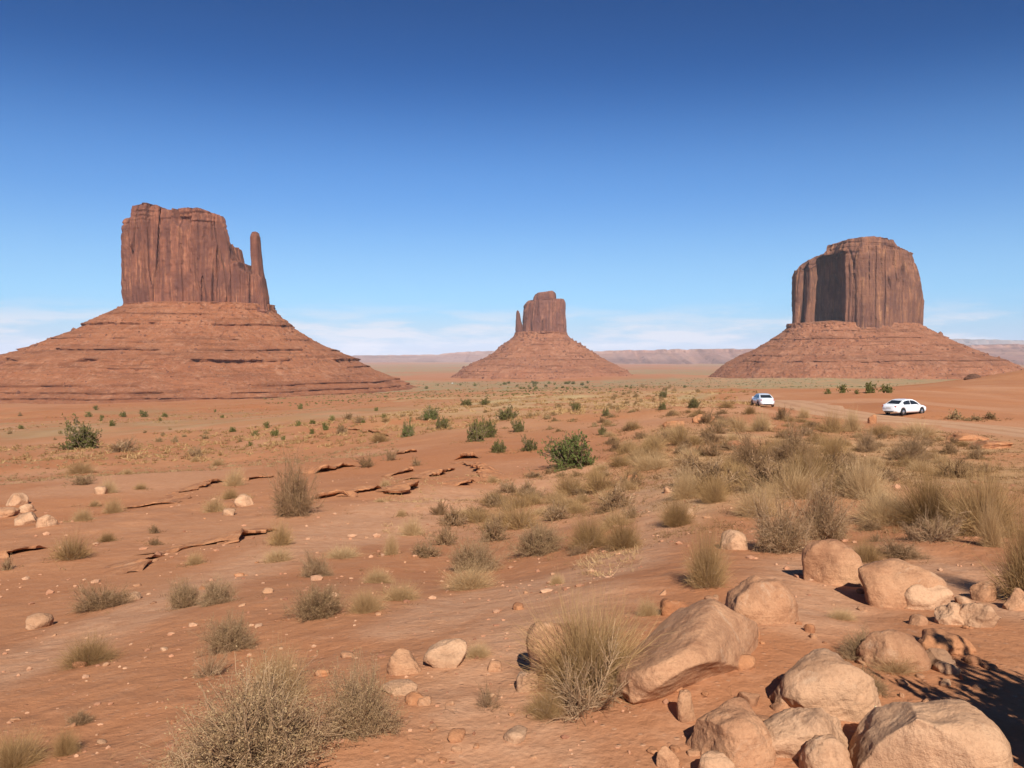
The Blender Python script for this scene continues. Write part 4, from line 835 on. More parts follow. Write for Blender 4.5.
RK = [
 ((803, 541, 859, 592, 'round reddish boulder, left of the two big ones under the thicket'), dict(box=.25, cuts=3)),
 ((853, 558, 938, 614, 'widest reddish boulder under the thicket, smooth sloping top'), dict(box=.25, cuts=3, tilt=.16)),
 ((896, 580, 948, 614, 'pale faceted boulder against the right end of the widest reddish boulder'), dict(mat='pale', cuts=7)),
 ((936, 603, 972, 628, 'fractured pale rock, left half of a split block'), dict(mat='pale', cuts=9, rough=1.8)),
 ((962, 602, 999, 632, 'fractured pale rock, right half of a split block'), dict(mat='pale', cuts=9, rough=1.8)),
 ((722, 576, 795, 628, 'tan boulder touching the upper end of the long tilted boulder'), dict(cuts=4, tilt=.12, box=.3)),
 ((660, 597, 692, 618, 'small reddish boulder behind the long tilted boulder'), dict(mat='redrock')),
 ((716, 531, 746, 554, 'pale boulder on sand right of the pale upright shrub'), dict(mat='pale')),
 ((776, 650, 872, 718, 'pale ridged boulder in the middle of the front cluster'), dict(mat='pale', box=.3, tilt=.36, sub=6, cuts=3)),
 ((860, 630, 926, 673, 'half buried grey tan boulder under the tan tuft'), dict(mat='boulder', box=.3, cuts=3)),
 ((918, 625, 968, 656, 'flat reddish slab right of the half buried boulder'), dict(mat='redrock', flat=.6, cuts=6)),
 ((924, 649, 952, 668, 'small pale slab below the flat reddish slab'), dict(mat='pale', cuts=7)),
 ((762, 702, 847, 760, 'tilted cream boulder between the faceted and the domed boulder'), dict(mat='pale', tilt=.45, cuts=5, sub=6, box=.6)),
 ((690, 706, 768, 768, 'faceted tan boulder with a grey flank near the bottom border'), dict(cuts=7, tilt=.5, sub=6, box=.6)),
 ((855, 698, 998, 800, 'smooth domed pale boulder, biggest at the bottom border'), dict(mat='pale', box=.35, cuts=3, sub=6, rough=.7)),
 ((803, 738, 850, 782, 'grey speckled boulder against the smooth domed boulder'), dict(mat='pale', rough=1.6)),
 ((674, 692, 698, 726, 'small upright tan rock under the long tilted boulder'), dict(cuts=8, bury=.3)),
 ((698, 752, 736, 784, 'low pale rock at the bottom border below the faceted boulder'), dict(mat='pale')),
 ((656, 746, 680, 770, 'small tan rock at the bottom border left of the faceted boulder'), dict(cuts=8)),
 ((972, 582, 1000, 604, 'tan rock in the shade right of the widest reddish boulder'), dict(cuts=7)),
 ((1004, 588, 1034, 614, 'tan rock cut by the right border'), dict(cuts=7)),
 ((908, 614, 926, 627, 'small round stone below the pale faceted boulder'), dict(name='stone', sub=3)),
 ((804, 624, 815, 634, 'small brown stone alone on sand in the boulder cluster'), dict(name='stone', sub=3, mat='redrock')),
 ((966, 655, 980, 665, 'small red stone above the deep shadow at the right'), dict(name='stone', sub=3, mat='redrock')),
 ((740, 622, 760, 640, 'reddish stone below the tan boulder, upper of two'), dict(name='stone', sub=3, mat='redrock', cuts=8)),
 ((734, 655, 756, 672, 'reddish stone right of the long tilted boulder, lower of two'), dict(name='stone', sub=3, mat='redrock', cuts=8)),
 ((738, 690, 762, 706, 'tan stone wedged behind the faceted boulder'), dict(name='stone', sub=3, cuts=8)),
 ((527, 622, 590, 690, 'dark tan boulder half hidden behind the feathery shrub'), dict(cuts=4, box=.4)),
 ((516, 672, 538, 694, 'small pale stone left of the feathery shrub'), dict(name='stone', sub=5, mat='pale')),
 ((425, 641, 468, 668, 'cream flat stone with a dark underside on open red soil'), dict(name='stone', mat='pale', sub=5, tilt=.2)),
 ((388, 648, 422, 678, 'tall tan stone left of the cream flat stone'), dict(name='stone', sub=5, cuts=7)),
 ((382, 676, 420, 696, 'flat grey slab right of the twiggy shrub'), dict(name='stone', mat='pale', flat=.5, cuts=6, sub=5)),
 ((414, 696, 432, 706, 'small pink stone below the flat grey slab'), dict(name='stone', sub=3)),
 ((486, 660, 502, 672, 'small brown stone right of the cream flat stone'), dict(name='stone', sub=3)),
 ((24, 613, 52, 631, 'pale round stone alone on red soil near the left border'), dict(name='stone', mat='pale', sub=5)),
 ((126, 592, 141, 602, 'pale stone at the edge of the dark brown dome shrub'), dict(name='stone', mat='pale', sub=3)),
 ((8, 493, 26, 508, 'pale boulder, topmost of the heap near the left border'), dict(mat='pale')),
 ((20, 503, 35, 514, 'yellowish boulder in the middle of the heap'), dict(mat='pale')),
 ((12, 511, 38, 528, 'largest pale boulder of the heap near the left border'), dict(mat='pale', cuts=6)),
 ((38, 514, 56, 529, 'separate pale boulder right of the heap'), dict(mat='pale')),
 ((-10, 506, 19, 518, 'long low boulder of the heap cut by the left border'), dict(mat='boulder', flat=.8)),
 ((93, 486, 107, 496, 'tan stone at the foot of a pale rounded tuft'), dict(name='stone', mat='pale', sub=3)),
 ((236, 494, 255, 508, 'pale oblong stone on the red slope'), dict(name='stone', mat='pale', sub=5, tilt=-.35)),
 ((221, 508, 236, 517, 'pale broken stone below the pale oblong stone'), dict(name='stone', mat='pale', sub=3, cuts=8)),
 ((386, 484, 411, 494, 'flat red slab tipped on the shelf above the wash'), dict(mat='redrock', tilt=-.1, flat=.6)),
 ((196, 438, 0, 0, ''), None),
 ((626, 474, 640, 484, 'orange red stone among tan shrubs right of the green bush'), dict(name='stone', mat='redrock', sub=3)),
 ((805, 428, 812, 434, 'pinkish stone on the upper bank'), dict(name='stone', mat='pale', sub=3)),
 ((918, 446, 928, 453, 'white stone beside the reddish brown shrub'), dict(name='stone', mat='pale', sub=3)),
 ((944, 430, 982, 442, 'flat orange rock slab on the bank below the road'), dict(mat='redrock', flat=.6)),
 ((970, 437, 1008, 450, 'flat red rock slab below the orange one'), dict(mat='redrock', flat=.6)),
 ((868, 414, 876, 426, 'dark upright rock on the rim left of the side-on car'), dict(name='stone', mat='redrock', sub=3)),
 ((692, 414, 714, 424, 'red rock outcrop on the rim of the bank, right of two'), dict(mat='redrock', cuts=8, rough=1.6)),
 ((662, 420, 684, 431, 'red rock outcrop on the rim of the bank, left of two'), dict(mat='redrock', cuts=8, rough=1.6)),
 ((728, 438, 742, 450, 'dark red rock left of the large brown shrubs'), dict(mat='redrock', cuts=8)),
 ((965, 374, 979, 380, 'dark rock outcrop on the flank of the red mound'), dict(mat='darkrock', cuts=8, rough=1.6)),
 ((664, 486, 674, 494, 'pale stone beside the pale green yellow grass'), dict(name='stone', mat='pale', sub=3)),
 ((683, 508, 694, 518, 'white stone at the rim of the bare sand lane'), dict(name='stone', mat='pale', sub=3)),
]
for a, k in RK:
    if k is not None: rock(*a, **k)
def long_rock(pn, pf, wid, hgt, label, mat='boulder', box=.7, cuts=5):
    a, b_ = hit(*pn), hit(*pf); d = b_ - a; L = math.hypot(d[0], d[1]); SEEDR[0] += 1
    me = rock_mesh('boulder', L / 2, wid / 2, hgt / 2, SEEDR[0], cuts, box, 6, rough=.5, tilt= (0, -math.atan2(d[2], L), math.atan2(d[1], d[0]))); o = link('boulder', me, M[mat]); o.location = (a + b_) / 2 + np.array([0, 0, hgt * .12]); tag(o, label, 'boulder')
long_rock((652, 706), (728, 628), .62, .56, 'long tilted tan boulder, largest, beside the feathery shrub')
# loose stones strewn about: each a thing, small ones alike
ML = [rock_mesh('stone', .5, .42, .3, 900 + i, 7, .4, 3, (0, 0, i)) for i in range(8)]
for i, me in enumerate(ML): me.materials.append(M['pale' if i == 5 else ('redrock' if i % 3 == 1 else 'boulder')])
def strew(n, fx, fy, smin, smax, label, group):
    for i in range(n):
        p = hit(fx(), fy())
        if p is None: continue
        s = rg.uniform(smin, smax) * (1 if rg.random() < .8 else 1.7); o = link('stone', ML[rg.integers(0, 8)]); o.location = p + np.array([0, 0, .04 * s]); o.rotation_euler = (rg.normal(0, .2), rg.normal(0, .2), rg.uniform(0, 6)); o.scale = (s, s * rg.uniform(.7, 1.1), s * rg.uniform(.6, 1.2)); tag(o, label, 'stone', group)
strew(95, lambda: rg.uniform(640, 1010), lambda: rg.uniform(590, 766), .03, .11, 'small rough stone in the dirt between the front boulders', 'small stones between the front boulders')
strew(26, lambda: rg.uniform(300, 560), lambda: rg.uniform(590, 766), .035, .09, 'small pebble lying on the open red soil in the near middle', 'small stones on the near red soil')
strew(18, lambda: rg.uniform(120, 420), lambda: rg.uniform(500, 610), .06, .17, 'small pale stone on the sandy wash below the ledges', 'small stones on the wash')
strew(22, lambda: rg.uniform(0, 300), lambda: rg.uniform(600, 766), .03, .09, 'small stone on the bare slope near the lower left corner', 'small stones on the left slope')
strew(26, lambda: rg.uniform(660, 1020), lambda: rg.uniform(420, 530), .1, .3, 'small stone among the brush of the right bank', 'small stones on the right bank')

# ------------------------------------------------------------------ red ledges
def ledge(pix, label, thick=.28, back=2.0):
    P = np.array([hit(a, b) for a, b in pix]); s = np.concatenate([[0], np.cumsum(np.hypot(*(P[1:, :2] - P[:-1, :2]).T))]); n = max(24, int(s[-1] / .07)); S = np.linspace(0, s[-1], n)
    x = np.interp(S, s, P[:, 0]); y = np.interp(S, s, P[:, 1]); SEEDR[0] += 7; sd = SEEDR[0]
    D = P[:, 1].mean(); tx, ty = np.gradient(x), np.gradient(y); L = np.hypot(tx, ty) + 1e-9; nx, ny = ty / L, -tx / L
    fl = np.sign((nx * -x + ny * -y).sum()); nx, ny = nx * fl, ny * fl        # towards the open (lower) side
    thick *= .72 + .2 * (pix[0][0] > 300); jag = .30 * n2(S / 1.6, S * 0, sd) + .16 * n2(S / .5, S * 0, sd + 1) + .22 * np.round(n2(S / .8, S * 0, sd + 2) * 1.6) / 1.6
    end = sstep(0, 1, np.minimum(S, s[-1] - S) / (.12 * s[-1] + .2)); gap = .6 + .4 * sstep(-.5, .0, n2(S / 2.2, S * 0, sd + 3))
    th = thick * end * gap * (.75 + .4 * n2(S / 1.1, S * 0, sd + 4)); j = jag * end
    prof = [(-back, -.06, 0), (-back * .6, .0, .2), (-.35, .55, .6), (-.05, .92, 1), (.06, .98, 1), (.10, .85, 1), (.07, .55, 1), (-.10, .42, 1), (-.28, .30, 1), (-.32, .05, 1), (-.3, -.5, 1)]
    rows = []
    for o, hgt, wj in prof:
        X = x + nx * (o * (1 if o < -.5 else thick / .28) + j * wj); Yv = y + ny * (o * (1 if o < -.5 else thick / .28) + j * wj); g = ground(X, Yv) if o <= -.3 and hgt < .1 and o < -.5 else ground(x, y)
        rows.append(np.stack([X + .02 * n2(S / .13, S * 0 + o * 9, sd + 6), Yv, g + th * hgt - (.04 if hgt <= 0 else 0) + .02 * n2(S / .2, S * 0 + hgt * 5, sd + 7) * (hgt > .1)], -1))
    me = mesh_np('rock_ledge', np.concatenate(rows), grid_quads(len(rows), n), None, False)
    o = link('rock_ledge', me, M['redrock']); tag(o, label, 'rock ledge', 'red rock ledges'); return o
for pix, lab, th in [
 ([(120, 509), (150, 506), (178, 503)], 'short low ledge at the left end of the upper ledge line', .30),
 ([(178, 501), (187, 492), (198, 488), (219, 483), (240, 481)], 'broken ledge climbing left of the tall airy brown shrub', .42),
 ([(246, 481), (262, 478), (274, 476)], 'short dark ledge just left of the tall airy brown shrub', .38),
 ([(310, 474), (332, 470), (356, 466)], 'thick ledge just right of the tall airy brown shrub', .62),
 ([(313, 499), (332, 498), (352, 496)], 'thin ledge on bare ground right of the tall airy brown shrub, below the thick one', .34),
 ([(138, 572), (150, 563), (163, 556)], 'thin slanting ledge low on the left slope', .22),
 ([(165, 554), (188, 547), (206, 544), (219, 543)], 'low ledge joining the thin slanting one and the dark undercut slab', .28),
 ([(216, 545), (232, 543), (244, 537), (256, 532), (270, 528)], 'dark undercut slab ledge left of the olive shrub', .30),
 ([(3, 559), (20, 555), (47, 548)], 'dark ledge near the left border below the boulder heap', .40),
 ([(352, 497), (366, 494), (379, 489)], 'undercut ledge at the rim of the flat red shelf, left of two', .55),
 ([(384, 492), (398, 494), (412, 487)], 'undercut ledge at the rim of the flat red shelf, right of two', .50),
 ([(425, 478), (440, 475), (454, 469)], 'ledge of the stepped rocks above the wash, nearest step', .55),
 ([(454, 464), (466, 462), (474, 470), (484, 478)], 'slanting ledge at the right of the stepped rocks', .45),
 ([(455, 460), (468, 459), (480, 458)], 'ledge of the stepped rocks, farthest step', .5),
 ([(388, 477), (402, 474), (414, 471)], 'faint ledge on the flat red shelf', .3),
 ([(392, 455), (405, 454), (416, 452)], 'small dark ledge among brown shrubs above the shelf', .5),
 ([(455, 486), (464, 484), (474, 481)], 'tiny ledge at the edge of the wash', .3),
 ([(335, 428), (360, 431), (392, 437)], 'faint ledge crossing the slope left of the upright green bush', .5)]:
    ledge(pix, lab, th)
print('rocks', time.time() - T0)

# ------------------------------------------------------------------ ground litter: pebbles and dry grass nobody could count
def pebbles():
    n = 2600; V0, F0 = ICO[2]; V0 = V0[:42] if False else V0
    D = np.exp(rg.uniform(math.log(3.2), math.log(45), n)); az = rg.uniform(-.62, .62, n); x = D * np.sin(az); y = D * np.cos(az)
    keep = n2(x / 2.5, y / 2.5, 91) + .5 * n2(x / .8, y / .8, 92) > -.05; x, y, D = x[keep], y[keep], D[keep]; n = len(x); z = ground(x, y)
    s = np.exp(rg.normal(math.log(.011), .5, n)) * np.clip(D / 6, .8, 3.2); bm = bmesh.new(); bmesh.ops.create_icosphere(bm, subdivisions=1, radius=1); V0 = np.array([v.co[:] for v in bm.verts]); F0 = np.array([[v.index for v in f.verts] for f in bm.faces]); bm.free()
    m = len(V0); V = V0[None] * s[:, None, None] * rg.uniform(.6, 1.2, (n, m, 1)) * np.stack([rg.uniform(.7, 1.4, n), rg.uniform(.7, 1.4, n), rg.uniform(.4, .8, n)], -1)[:, None]
    V = V + np.stack([x, y, z + s * .15], -1)[:, None]; Fx = (F0[None] + (np.arange(n) * m)[:, None, None]).reshape(-1, 3)
    me = mesh_np('pebbles', V.reshape(-1, 3), None, Fx, False, {'tint': np.repeat(rg.uniform(0, 1, n), m)})
    t = NT('pebble_rock'); c = t.ramp(t.attr('tint'), [(0, (.24, .10, .055)), (.5, (.44, .21, .115)), (1, (.50, .29, .17))]); v = t.pos()
    c = t.mix(t.ramp(t.noise(v, 40, 5), [(.3, .4), (.6, 0.)]), c, (.25, .13, .08)); tag(link('pebbles', me, t.principled(c, .95, None, .1)), kind='stuff')
pebbles()
def litter(name, n, dmin, dmax, azl, azr, thr, bl, hlo, hhi, wid, mat, seed, u0=None, lam=1.0, px=None):
    D = np.exp(rg.uniform(math.log(dmin), math.log(dmax), n)); az = rg.uniform(azl, azr, n); x = D * np.sin(az); y = D * np.cos(az)
    k = n2(x / (6 * lam), y / (9 * lam), seed) + .5 * n2(x / (1.7 * lam), y / (2 * lam), seed + 1) > thr
    if ROADPTS is not None: k &= seg_dist(x, y, ROADPTS) > 4.4
    x, y, D = x[k], y[k], D[k]; m = len(x); z = ground(x, y); h = rg.uniform(hlo, hhi, m); b = np.repeat(np.stack([x, y, z - .02], -1), bl, 0) + np.stack([rg.normal(0, 1, m * bl), rg.normal(0, 1, m * bl), np.zeros(m * bl)], -1) * np.repeat(h * .3, bl)[:, None]
    d = hemi(m * bl, 20, 88); L = np.repeat(h, bl) * rg.uniform(.5, 1.1, m * bl); ww = np.maximum(wid * np.repeat(D, bl), .003)
    V, Q, T = ribbons(b, d, L, ww, rg.uniform(0, .3, m * bl), 1, np.clip(np.repeat(rg.uniform(0, 1, m), bl) + rg.normal(0, .15, m * bl), 0, 1))
    print(name, m); tag(link(name, mesh_np(name, V, Q, None, False, {'tint': T}), M[mat]), kind='stuff')
litter('dry_grass', 3600, 13, 60, .14, .62, .05, 16, .06, .2, .0006, 'brownleaf', 201)          # right bank
litter('dry_grass', 2200, 9, 45, -.16, .16, .25, 12, .06, .2, .0007, 'grass', 211)         # middle scrub belt
litter('dry_grass', 7000, 60, 330, -.16, .25, -.1, 16, .12, .38, .0006, 'grass', 221, lam=6)
litter('dry_grass', 3200, 60, 330, -.62, -.14, .1, 16, .10, .34, .0006, 'sageleaf', 223, lam=6)
litter('scrub', 6000, 90, 900, -.62, .3, .0, 14, .25, .8, .001, 'broom', 231, lam=10)
litter('scrub', 6000, 500, 2200, -.3, .6, -.1, 8, .5, 1.4, .0016, 'darkleaf', 241, lam=40)
def skirts():
    P, Wd = [], []
    for p, w_ in SKIRT:
        n = int(min(60, 10 + 26 * w_)) if p[0] > -.05 * p[1] else 8
        a = rg.uniform(0, 6.28, n); r = w_ * (.25 + .55 * np.abs(rg.normal(0, 1, n))); P.append(np.stack([p[0] + r * np.cos(a), p[1] + r * np.sin(a)], -1))
    P = np.concatenate(P); z = ground(P[:, 0], P[:, 1]); m = len(P); D = np.hypot(P[:, 0], P[:, 1]); bl = 7; h = rg.uniform(.04, .16, m) * np.clip(D / 14, .6, 1.7)
    b = np.repeat(np.stack([P[:, 0], P[:, 1], z - .01], -1), bl, 0) + np.stack([rg.normal(0, 1, m * bl), rg.normal(0, 1, m * bl), np.zeros(m * bl)], -1) * np.repeat(h * .5, bl)[:, None]
    V, Q, T = ribbons(b, hemi(m * bl, 5, 80), np.repeat(h, bl) * rg.uniform(.5, 1.2, m * bl), np.maximum(.00055 * np.repeat(D, bl), .002), rg.uniform(0, .3, m * bl), 1, np.clip(np.repeat(rg.uniform(0, 1, m), bl) + rg.normal(0, .15, m * bl), 0, 1))
    tag(link('dry_litter', mesh_np('dry_litter', V, Q, None, False, {'tint': T}), M['brownleaf']), kind='stuff')
skirts()
print('litter', time.time() - T0)

# ------------------------------------------------------------------ cars
M['paint'] = plain('white_car_paint', (.80, .81, .82), .28, 0, .5, .6); M['silver'] = plain('pale_silver_car_paint', (.68, .72, .76), .28, .1, .5, .6)
M['glass'] = plain('dark_car_glass', (.02, .025, .03), .06, 0, .6); M['tyre'] = plain('tyre_rubber', (.025, .025, .025), .85, 0, .2); M['rim'] = plain('alloy_rim', (.5, .5, .52), .3, .8)
M['red_lamp'] = plain('red_tail_lamp', (.42, .02, .015), .2); M['head_lamp'] = plain('clear_head_lamp', (.7, .72, .74), .12); M['plate'] = plain('number_plate_white', (.65, .65, .62), .5); M['trim'] = plain('black_trim', (.03, .03, .03), .6)
def car_meshes():
    out = []
    xs = np.linspace(-2.28, 2.28, 115); wh = (-1.32, 1.36)
    zt = np.interp(xs, [-2.28, -2.2, -2.0, -1.5, -1.2, 1.0, 1.4, 1.9, 2.15, 2.28], [.80, .98, 1.03, 1.03, .97, .93, .90, .82, .72, .55])
    hw = np.interp(xs, [-2.28, -2.15, -1.8, -1.2, 1.2, 1.8, 2.1, 2.28], [.62, .78, .86, .89, .89, .86, .76, .50])
    zb = np.interp(xs, [-2.28, -2.1, -1.9, 1.9, 2.1, 2.28], [.42, .30, .22, .22, .26, .36])
    for c in wh:
        k = np.abs(xs - c) < .37; zb[k] = np.maximum(zb[k], .32 + np.sqrt(.37 ** 2 - (xs[k] - c) ** 2))
    prof = [(.0, 0), (.8, 0), (.95, .1), (1.0, .35), (.99, .62), (.95, .86), (.86, .97), (.5, 1.01), (0, 1.02)]
    rows = []
    for x, t, w_, b_ in zip(xs, zt, hw, zb):
        half = [(w_ * a, b_ + (t - b_) * h) for a, h in prof]; full = [(x, y, z) for y, z in half] + [(x, -y, z) for y, z in half[-2:0:-1]]; rows.append(full)
    n = len(rows[0]); V = np.array(rows).reshape(-1, 3); Q = grid_quads(len(rows), n, True)
    e = len(V); V = np.vstack([V, [[-2.28, 0, .6], [2.28, 0, .45]]]); f = [[e, (i + 1) % n, i] for i in range(n)] + [[e + 1, e - n + i, e - n + (i + 1) % n] for i in range(n)]
    out.append(('body', mesh_np('body', V, Q, np.array(f), True), 'paint'))
    # cabin: side outline, belt wider than roof
    ol = [(-1.78, 1.0), (-1.45, 1.18), (-1.05, 1.38), (-.6, 1.455), (-.1, 1.475), (.3, 1.44), (.7, 1.27), (1.22, .93)]
    def hwz(z): return np.interp(z, [.9, 1.0, 1.42, 1.48], [.80, .78, .60, .50])
    rows = [[(x, -hwz(.92), .92), (x, -hwz(z), z), (x, 0, z + .015), (x, hwz(z), z), (x, hwz(.92), .92)] for x, z in ol]
    V = np.array(rows).reshape(-1, 3); out.append(('cabin', mesh_np('cabin', V, grid_quads(len(ol), 5), None, False), 'paint'))
    def zat(x): return np.interp(x, [a for a, b in ol], [b for a, b in ol])
    def quad(name, pts, mat): out.append((name, mesh_np(name, pts, np.array([list(range(4))]) if len(pts) == 4 else None, None if len(pts) == 4 else np.array([[0, i, i + 1] for i in range(1, len(pts) - 1)])), mat))
    def slope(x0, x1, k=.86):
        P = []
        for x in (x0, x1):
            z = zat(x); 
            for s in (-1, 1): P.append((x, s * hwz(z) * k, z))
        a, b, c, d = map(np.array, P); nrm = np.cross(b - a, c - a); nrm /= np.linalg.norm(nrm); nrm *= np.sign(nrm[2]) * .022
        return [a + nrm, b + nrm, d + nrm, c + nrm]
    quad('rear_window', slope(-1.70, -1.12), 'glass'); quad('windscreen', slope(.48, 1.14), 'glass')
    for s in (-1, 1):
        for xa, xb in ((-1.22, -.28), (-.18, .86)):
            P = [];  xs_ = np.linspace(xa, xb, 7)
            for x in xs_: P.append((x, 1.0))
            for x in xs_[::-1]: P.append((x, max(zat(x) - .09, 1.0)))
            quad('side_window', [(x, s * (hwz(z) + .012), z) for x, z in (P if s < 0 else P[::-1])], 'glass')
    def box(name, c, d, mat):
        bm = bmesh.new(); bmesh.ops.create_cube(bm, size=1)
        for v in bm.verts: v.co = (c[0] + v.co.x * d[0], c[1] + v.co.y * d[1], c[2] + v.co.z * d[2])
        bmesh.ops.bevel(bm, geom=bm.edges[:], offset=min(d) * .3, segments=2, affect='EDGES'); me = bpy.data.meshes.new(name); bm.to_mesh(me); bm.free(); out.append((name, me, mat))
    for s in (-1, 1):
        box('tail_lamp', (-2.19, s * .62, .83), (.12, .26, .16), 'red_lamp'); box('head_lamp', (2.1, s * .56, .66), (.16, .3, .13), 'head_lamp'); box('wing_mirror', (.78, s * .93, 1.0), (.12, .18, .12), 'paint')
        for x in (-.62, .42): box('door_handle', (x - .3, s * .895, .82), (.18, .03, .03), 'trim')
    box('number_plate', (-2.285, 0, .72), (.03, .48, .13), 'plate'); box('rear_bumper', (-2.2, 0, .45), (.2, 1.3, .2), 'paint'); box('bumper_strip', (-2.29, 0, .36), (.04, .9, .08), 'trim')
    def lathe(prof, n=28):
        a = np.linspace(0, 2 * math.pi, n, endpoint=False); V = np.array([[(r * math.cos(t), y, r * math.sin(t)) for t in a] for r, y in prof]).reshape(-1, 3); return V, grid_quads(len(prof), n, True)
    tv = lathe([(.19, -.10), (.27, -.11), (.315, -.09), (.325, 0), (.315, .09), (.27, .11), (.19, .10)]); rv = lathe([(.2, -.08), (.19, .06), (.12, .075), (.05, .085), (.001, .09)])
    return out, (mesh_np('tyre', *tv, None, True), mesh_np('rim', *rv, None, True)), wh
CAR, (TY, RI), WH = car_meshes()
def car(px, py, yaw, label, paint, simple=False, zoff=0., Yd=None):
    p = hit(px, py) if Yd is None else at(px, py, Yd); p[2] = g1(p[0], p[1]); print('car', p); r = empty('car', (p[0], p[1], p[2] + zoff), yaw); tag(r, label, 'car', 'white cars')
    for nme, me, mt in CAR:
        if simple and nme not in ('body', 'cabin', 'rear_window', 'windscreen', 'side_window'): continue
        o = link(nme, me, M[mt], r)
        if mt == 'paint' and paint != 'paint':
            o.material_slots[0].link = 'OBJECT'; o.material_slots[0].material = M[paint]
    if simple: return
    for x in WH:
        for s in (-1, 1):
            w_ = empty('wheel', (x, s * .80, .325)); w_.parent = r; w_.rotation_euler = (0, 0, 0 if s > 0 else math.pi); link('tyre', TY, M['tyre'], w_); link('rim', RI, M['rim'], w_)
car(904.5, 415, R(28), 'white sedan seen side-on from behind, on the dirt road behind brush', 'paint', zoff=.06)
car(762.5, 399.6, R(87), 'white sedan seen from straight behind, farther along the dirt road', 'silver', zoff=.06, Yd=93)
car(452.5, 383.5, R(10), 'tiny white car far off on the valley floor below the smallest butte', 'paint', True)

# ------------------------------------------------------------------ air
def haze():
    bm = bmesh.new(); bmesh.ops.create_cube(bm, size=2)
    for v in bm.verts: v.co = (v.co.x * 33500, v.co.y * 33500, -190 if v.co.z < 0 else 420)
    me = bpy.data.meshes.new('haze'); bm.to_mesh(me); bm.free(); t = NT('thin_air'); p = t.n('ShaderNodeVolumePrincipled'); p.inputs['Color'].default_value = (.90, .90, 1, 1); p.inputs['Density'].default_value = HAZE; p.inputs['Anisotropy'].default_value = -.25
    t.l(p.outputs[0], t.out.inputs['Volume']); tag(link('haze', me, t.m), kind='stuff')
HAZE = 2.3e-5
haze()

# ------------------------------------------------------------------ light, sky, camera
SUN_EL, SUN_AZ = 38.0, 171.0      # azimuth clockwise from +Y (the viewing direction)
sun = bpy.data.lights.new('sun', 'SUN'); sun.energy = 5.0; sun.angle = R(.53); sun.color = (1, .95, .87)
so = bpy.data.objects.new('sun', sun); C.objects.link(so)
from mathutils import Vector
sd = Vector((math.sin(R(SUN_AZ)) * math.cos(R(SUN_EL)), math.cos(R(SUN_AZ)) * math.cos(R(SUN_EL)), math.sin(R(SUN_EL)))); so.rotation_euler = (-sd).to_track_quat('-Z', 'Y').to_euler(); so.location = (30, -60, 60)
W = bpy.data.worlds.new('World'); scene.world = W; W.use_nodes = True; nt = W.node_tree; nt.nodes.clear()
def N(ty, **k):
    n = nt.nodes.new(ty)
    for a, b in k.items(): setattr(n, a, b)
    return n
sky = N('ShaderNodeTexSky'); sky.sky_type = 'NISHITA'; sky.sun_disc = False; sky.sun_elevation = R(SUN_EL); sky.sun_rotation = R(SUN_AZ); sky.altitude = 1700; sky.air_density = 1.0; sky.dust_density = .3; sky.ozone_density = 2.6
tc = N('ShaderNodeTexCoord'); sx = N('ShaderNodeSeparateXYZ'); nt.links.new(tc.outputs['Generated'], sx.inputs[0])
mp = N('ShaderNodeMapping'); mp.inputs['Scale'].default_value = (5, 5, 34); nt.links.new(tc.outputs['Generated'], mp.inputs[0])
no = N('ShaderNodeTexNoise'); no.inputs['Scale'].default_value = 1.6; no.inputs['Detail'].default_value = 9; no.inputs['Roughness'].default_value = .6; nt.links.new(mp.outputs[0], no.inputs['Vector'])
cov = N('ShaderNodeValToRGB'); nt.links.new(no.outputs['Fac'], cov.inputs[0]); cov.color_ramp.elements[0].position = .45; cov.color_ramp.elements[1].position = .58
el = N('ShaderNodeValToRGB'); nt.links.new(sx.outputs['Z'], el.inputs[0]); ce = el.color_ramp.elements; ce[0].position = .0; ce[0].color = (.8, .8, .8, 1); ce[1].position = .03; ce[1].color = (1, 1, 1, 1)
e2 = ce.new(.062); e2.color = (.05, .05, .05, 1); e3 = ce.new(.075); e3.color = (0, 0, 0, 1)
mu = N('ShaderNodeMath', operation='MULTIPLY'); nt.links.new(cov.outputs[0], mu.inputs[0]); nt.links.new(el.outputs[0], mu.inputs[1])
m2 = N('ShaderNodeMath', operation='MULTIPLY'); nt.links.new(mu.outputs[0], m2.inputs[0]); m2.inputs[1].default_value = .8
mx = N('ShaderNodeMix'); mx.data_type = 'RGBA'; nt.links.new(m2.outputs[0], mx.inputs[0]); hs = N('ShaderNodeHueSaturation'); hs.inputs['Saturation'].default_value = 1.0; hs.inputs['Value'].default_value = 1 / 6.; gm = N('ShaderNodeGamma'); gm.inputs[1].default_value = 1.85;  nt.links.new(sky.outputs[0], hs.inputs['Color']); nt.links.new(hs.outputs[0], gm.inputs[0]); sc_ = N('ShaderNodeVectorMath', operation='MULTIPLY'); sc_.inputs[1].default_value = (4.5, 6.5, 6.7); nt.links.new(gm.outputs[0], sc_.inputs[0]); 
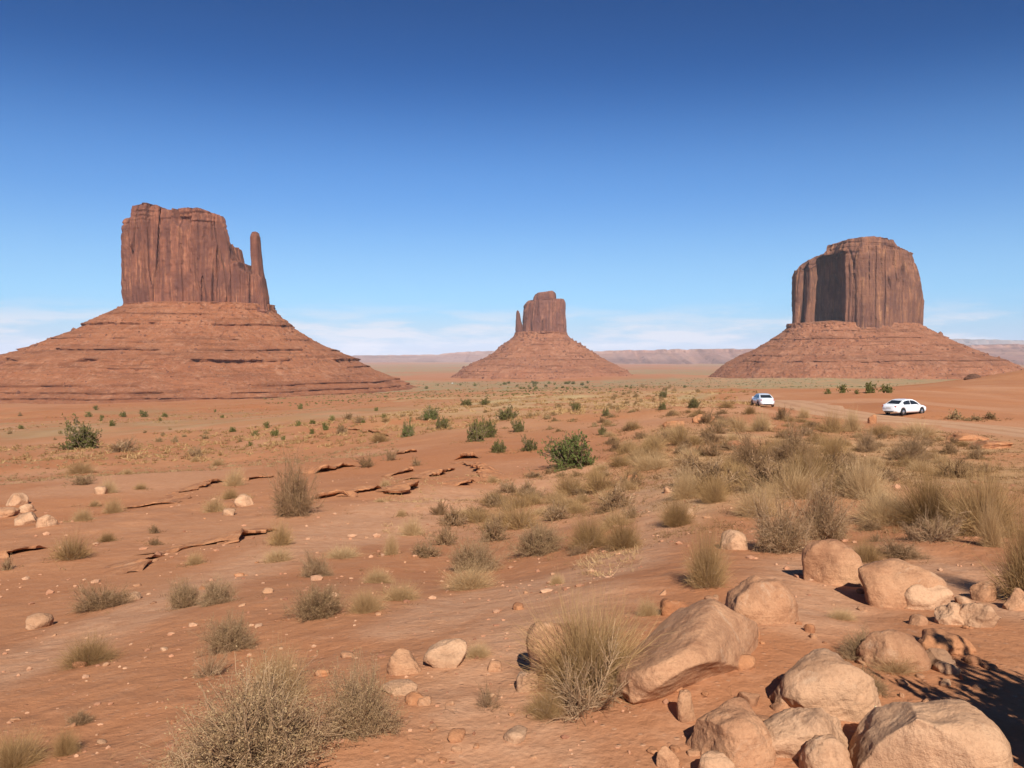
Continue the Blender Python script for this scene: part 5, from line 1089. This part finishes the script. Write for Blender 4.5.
hr = N('ShaderNodeValToRGB'); nt.links.new(sx.outputs['Z'], hr.inputs[0]); he = hr.color_ramp.elements; he[0].position = 0.; he[0].color = (.46, .61, .83, 1); he[1].position = .20; he[1].color = (.20, .42, .80, 1); h_ = he.new(.065); h_.color = (.335, .61, .93, 1); h_ = he.new(.025); h_.color = (.43, .64, .88, 1)
hf = N('ShaderNodeValToRGB'); nt.links.new(sx.outputs['Z'], hf.inputs[0]); fe = hf.color_ramp.elements; fe[0].position = 0.; fe[0].color = (1, 1, 1, 1); hf.color_ramp.interpolation = 'EASE'; hr.color_ramp.interpolation = 'EASE'; fe[1].position = .34; fe[1].color = (0, 0, 0, 1); f_ = fe.new(.08); f_.color = (.82, .82, .82, 1)
hs2 = N('ShaderNodeVectorMath', operation='SCALE'); hs2.inputs['Scale'].default_value = 10.; nt.links.new(hr.outputs[0], hs2.inputs[0])
hm = N('ShaderNodeMix'); hm.data_type = 'RGBA'; nt.links.new(hf.outputs[0], hm.inputs[0]); nt.links.new(sc_.outputs[0], hm.inputs[6]); nt.links.new(hs2.outputs[0], hm.inputs[7]); nt.links.new(hm.outputs[2], mx.inputs[6]); mx.inputs[7].default_value = (8.3, 8.4, 9.3, 1)
bg = N('ShaderNodeBackground'); bg.inputs[1].default_value = .066; nt.links.new(mx.outputs[2], bg.inputs[0]); ow = N('ShaderNodeOutputWorld'); nt.links.new(bg.outputs[0], ow.inputs[0])

cam = bpy.data.cameras.new('camera'); cam.sensor_width = 36; cam.lens = 36 * F / 1024; cam.clip_start = .05; cam.clip_end = 200000
co = bpy.data.objects.new('camera', cam); C.objects.link(co); co.location = (0, 0, 0); co.rotation_euler = (math.pi / 2 - PITCH, 0, 0); scene.camera = co
scene.view_settings.view_transform = 'Standard'; scene.view_settings.look = 'None'; scene.view_settings.exposure = .55; scene.view_settings.gamma = 1
cy = scene.cycles; cy.max_bounces = 5; cy.diffuse_bounces = 3; cy.glossy_bounces = 2; cy.transmission_bounces = 3; cy.volume_bounces = 0; cy.transparent_max_bounces = 4; cy.use_denoising = True; cy.sample_clamp_indirect = 6
print('done', time.time() - T0)
